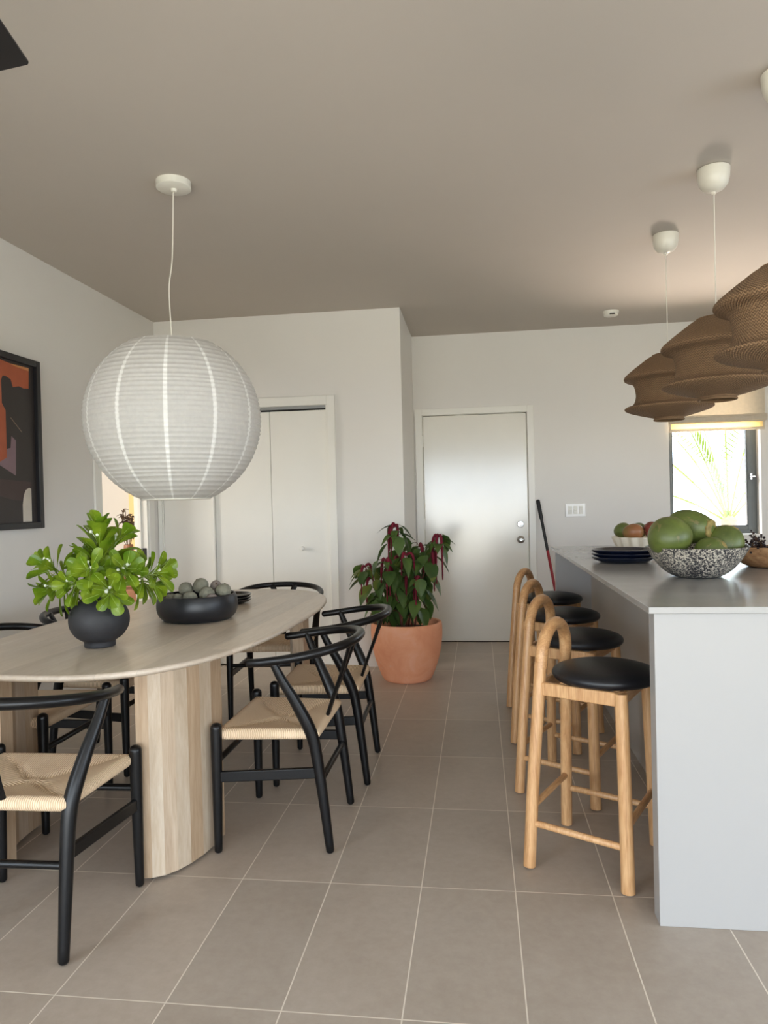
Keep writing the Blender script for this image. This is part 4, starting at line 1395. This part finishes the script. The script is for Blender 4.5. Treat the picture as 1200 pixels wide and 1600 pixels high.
sw = tag(empty('light_switch', (.847, YB, 1.169)), 'white three-gang light switch plate on the wall beside the broom', 'light switch')
b = MB(); b.box(-.087, .087, -.012, 0, -.058, .058); b.build('wall_plate', M['switch'], sw, bevel=.004)
for k in (-1, 0, 1):
    b = MB(); b.box(-.0175, .0175, -.0155, -.010, -.035, .035); o = b.build('rocker', M['white_plastic'], sw, bevel=.001); o.location = (k * .046, 0, 0)
    b = MB(); b.box(-.015, .015, -.005, .0, -.03, -.002 if k < 1 else .03); q = b.build('paddle', M['trim'], o, bevel=.002); q.location = (0, -.0135, 0); q.rotation_euler = (-.16, 0, 0)

bm = tag(empty('broom', (.70, 6.25, 0)), 'red broom handle with black grip leaning between the front door and island', 'broom')
top = Vector((.522 - .70, 6.465 - 6.25, 1.268)); bot = Vector((0, 0, .10))
def on(t): return tuple(bot.lerp(top, t))
b = MB(); b.tube([on(0), on(.62)], .0125, 14); b.build('handle', M['red'], bm)
b = MB(); b.tube([on(.62), on(.86)], .0127, 14); o = b.build('handle', M['grip'], bm); o['label'] = 'dark upper part of the handle'
b = MB(); b.tube([on(.855), on(.865), on(.99)], [.014, .0165, .0175], 14); b.build('grip', M['grip'], bm)
b = MB(); b.box(-.15, .15, -.03, .03, .07, .11); b.build('broom_head', M['grip'], bm, bevel=.008)
b = MB()
for k in range(40):
    x = -.145 + .29 * k / 39
    for y in (-.018, 0, .018):
        b.tube([(x, y, .072), (x * 1.06, y * 1.5, .003)], .0028, 5)
b.build('bristles', M['grip'], bm)

# ------------------------------------------------------------------ the room behind the doorway
ds = tag(empty('dresser', (-3.40, 6.35, 0)), 'brown wooden dresser seen through the doorway behind the leafy branches', 'dresser')
b = MB(); b.box(-.42, .42, -.2, .22, .06, .56); b.build('carcass', M['dresser'], ds, bevel=.004)
b = MB(); b.box(-.44, .44, -.225, .23, .56, .585); b.build('dresser_top', M['dresser'], ds, bevel=.004)
for i in range(2):
    for k in range(2):
        b = MB(); b.box(-.40 + .41 * k, -.01 + .41 * k, -.216, -.2, .09 + .235 * i, .305 + .235 * i); d_ = b.build('drawer', M['dresser'], ds, bevel=.004)
        b = MB(); b.lathe([(.008, 0), (.008, .01), (.014, .018), (0, .024)], 14); q = b.build('knob', M['black_frame'], d_); q.rotation_euler = (PI / 2, 0, 0); q.location = (-.205 + .41 * k, -.216, .2 + .235 * i)
for sx in (-.39, .35):
    for sy_ in (-.17, .15):
        b = MB(); b.box(sx, sx + .04, sy_, sy_ + .04, 0, .06); b.build('leg', M['dresser'], ds)
dv = tag(empty('tall_wooden_vase', (-3.245, 6.30, .585)), 'slim brown wooden vase on the dresser beyond the doorway', 'vase')
b = MB(); b.lathe([(.05, 0), (.052, .1), (.046, .30), (.04, .36), (.034, .36), (.03, .1), (0, .1)], 24); b.build('vase_body', M['dresser'], dv)
dp = tag(empty('dried_bouquet', (-3.245, 6.30, .94)), 'dark dried leafy bouquet standing in the slim wooden vase', 'dried flowers')
rr = random.Random(9)
tw, lv = MB(), MB()
for k in range(12):
    a = rr.uniform(0, 6.28)
    tip = Vector((math.cos(a) * rr.uniform(.02, .12), math.sin(a) * rr.uniform(.02, .12), rr.uniform(.12, .34)))
    tw.tube([(0, 0, -.18), (tip.x * .3, tip.y * .3, 0), tuple(tip)], .0025, 5)
    for j in range(7):
        d = Vector((rr.uniform(-1, 1), rr.uniform(-1, 1), rr.uniform(-.6, .7)))
        leaf(lv, tip * rr.uniform(.6, 1.0), d, Vector((0, 0, 1)), rr.uniform(.045, .075), .042, 'ov', .5, .3)
tw.build('stems', M['twig'], dp); lv.build('leaves', M['dried'], dp)
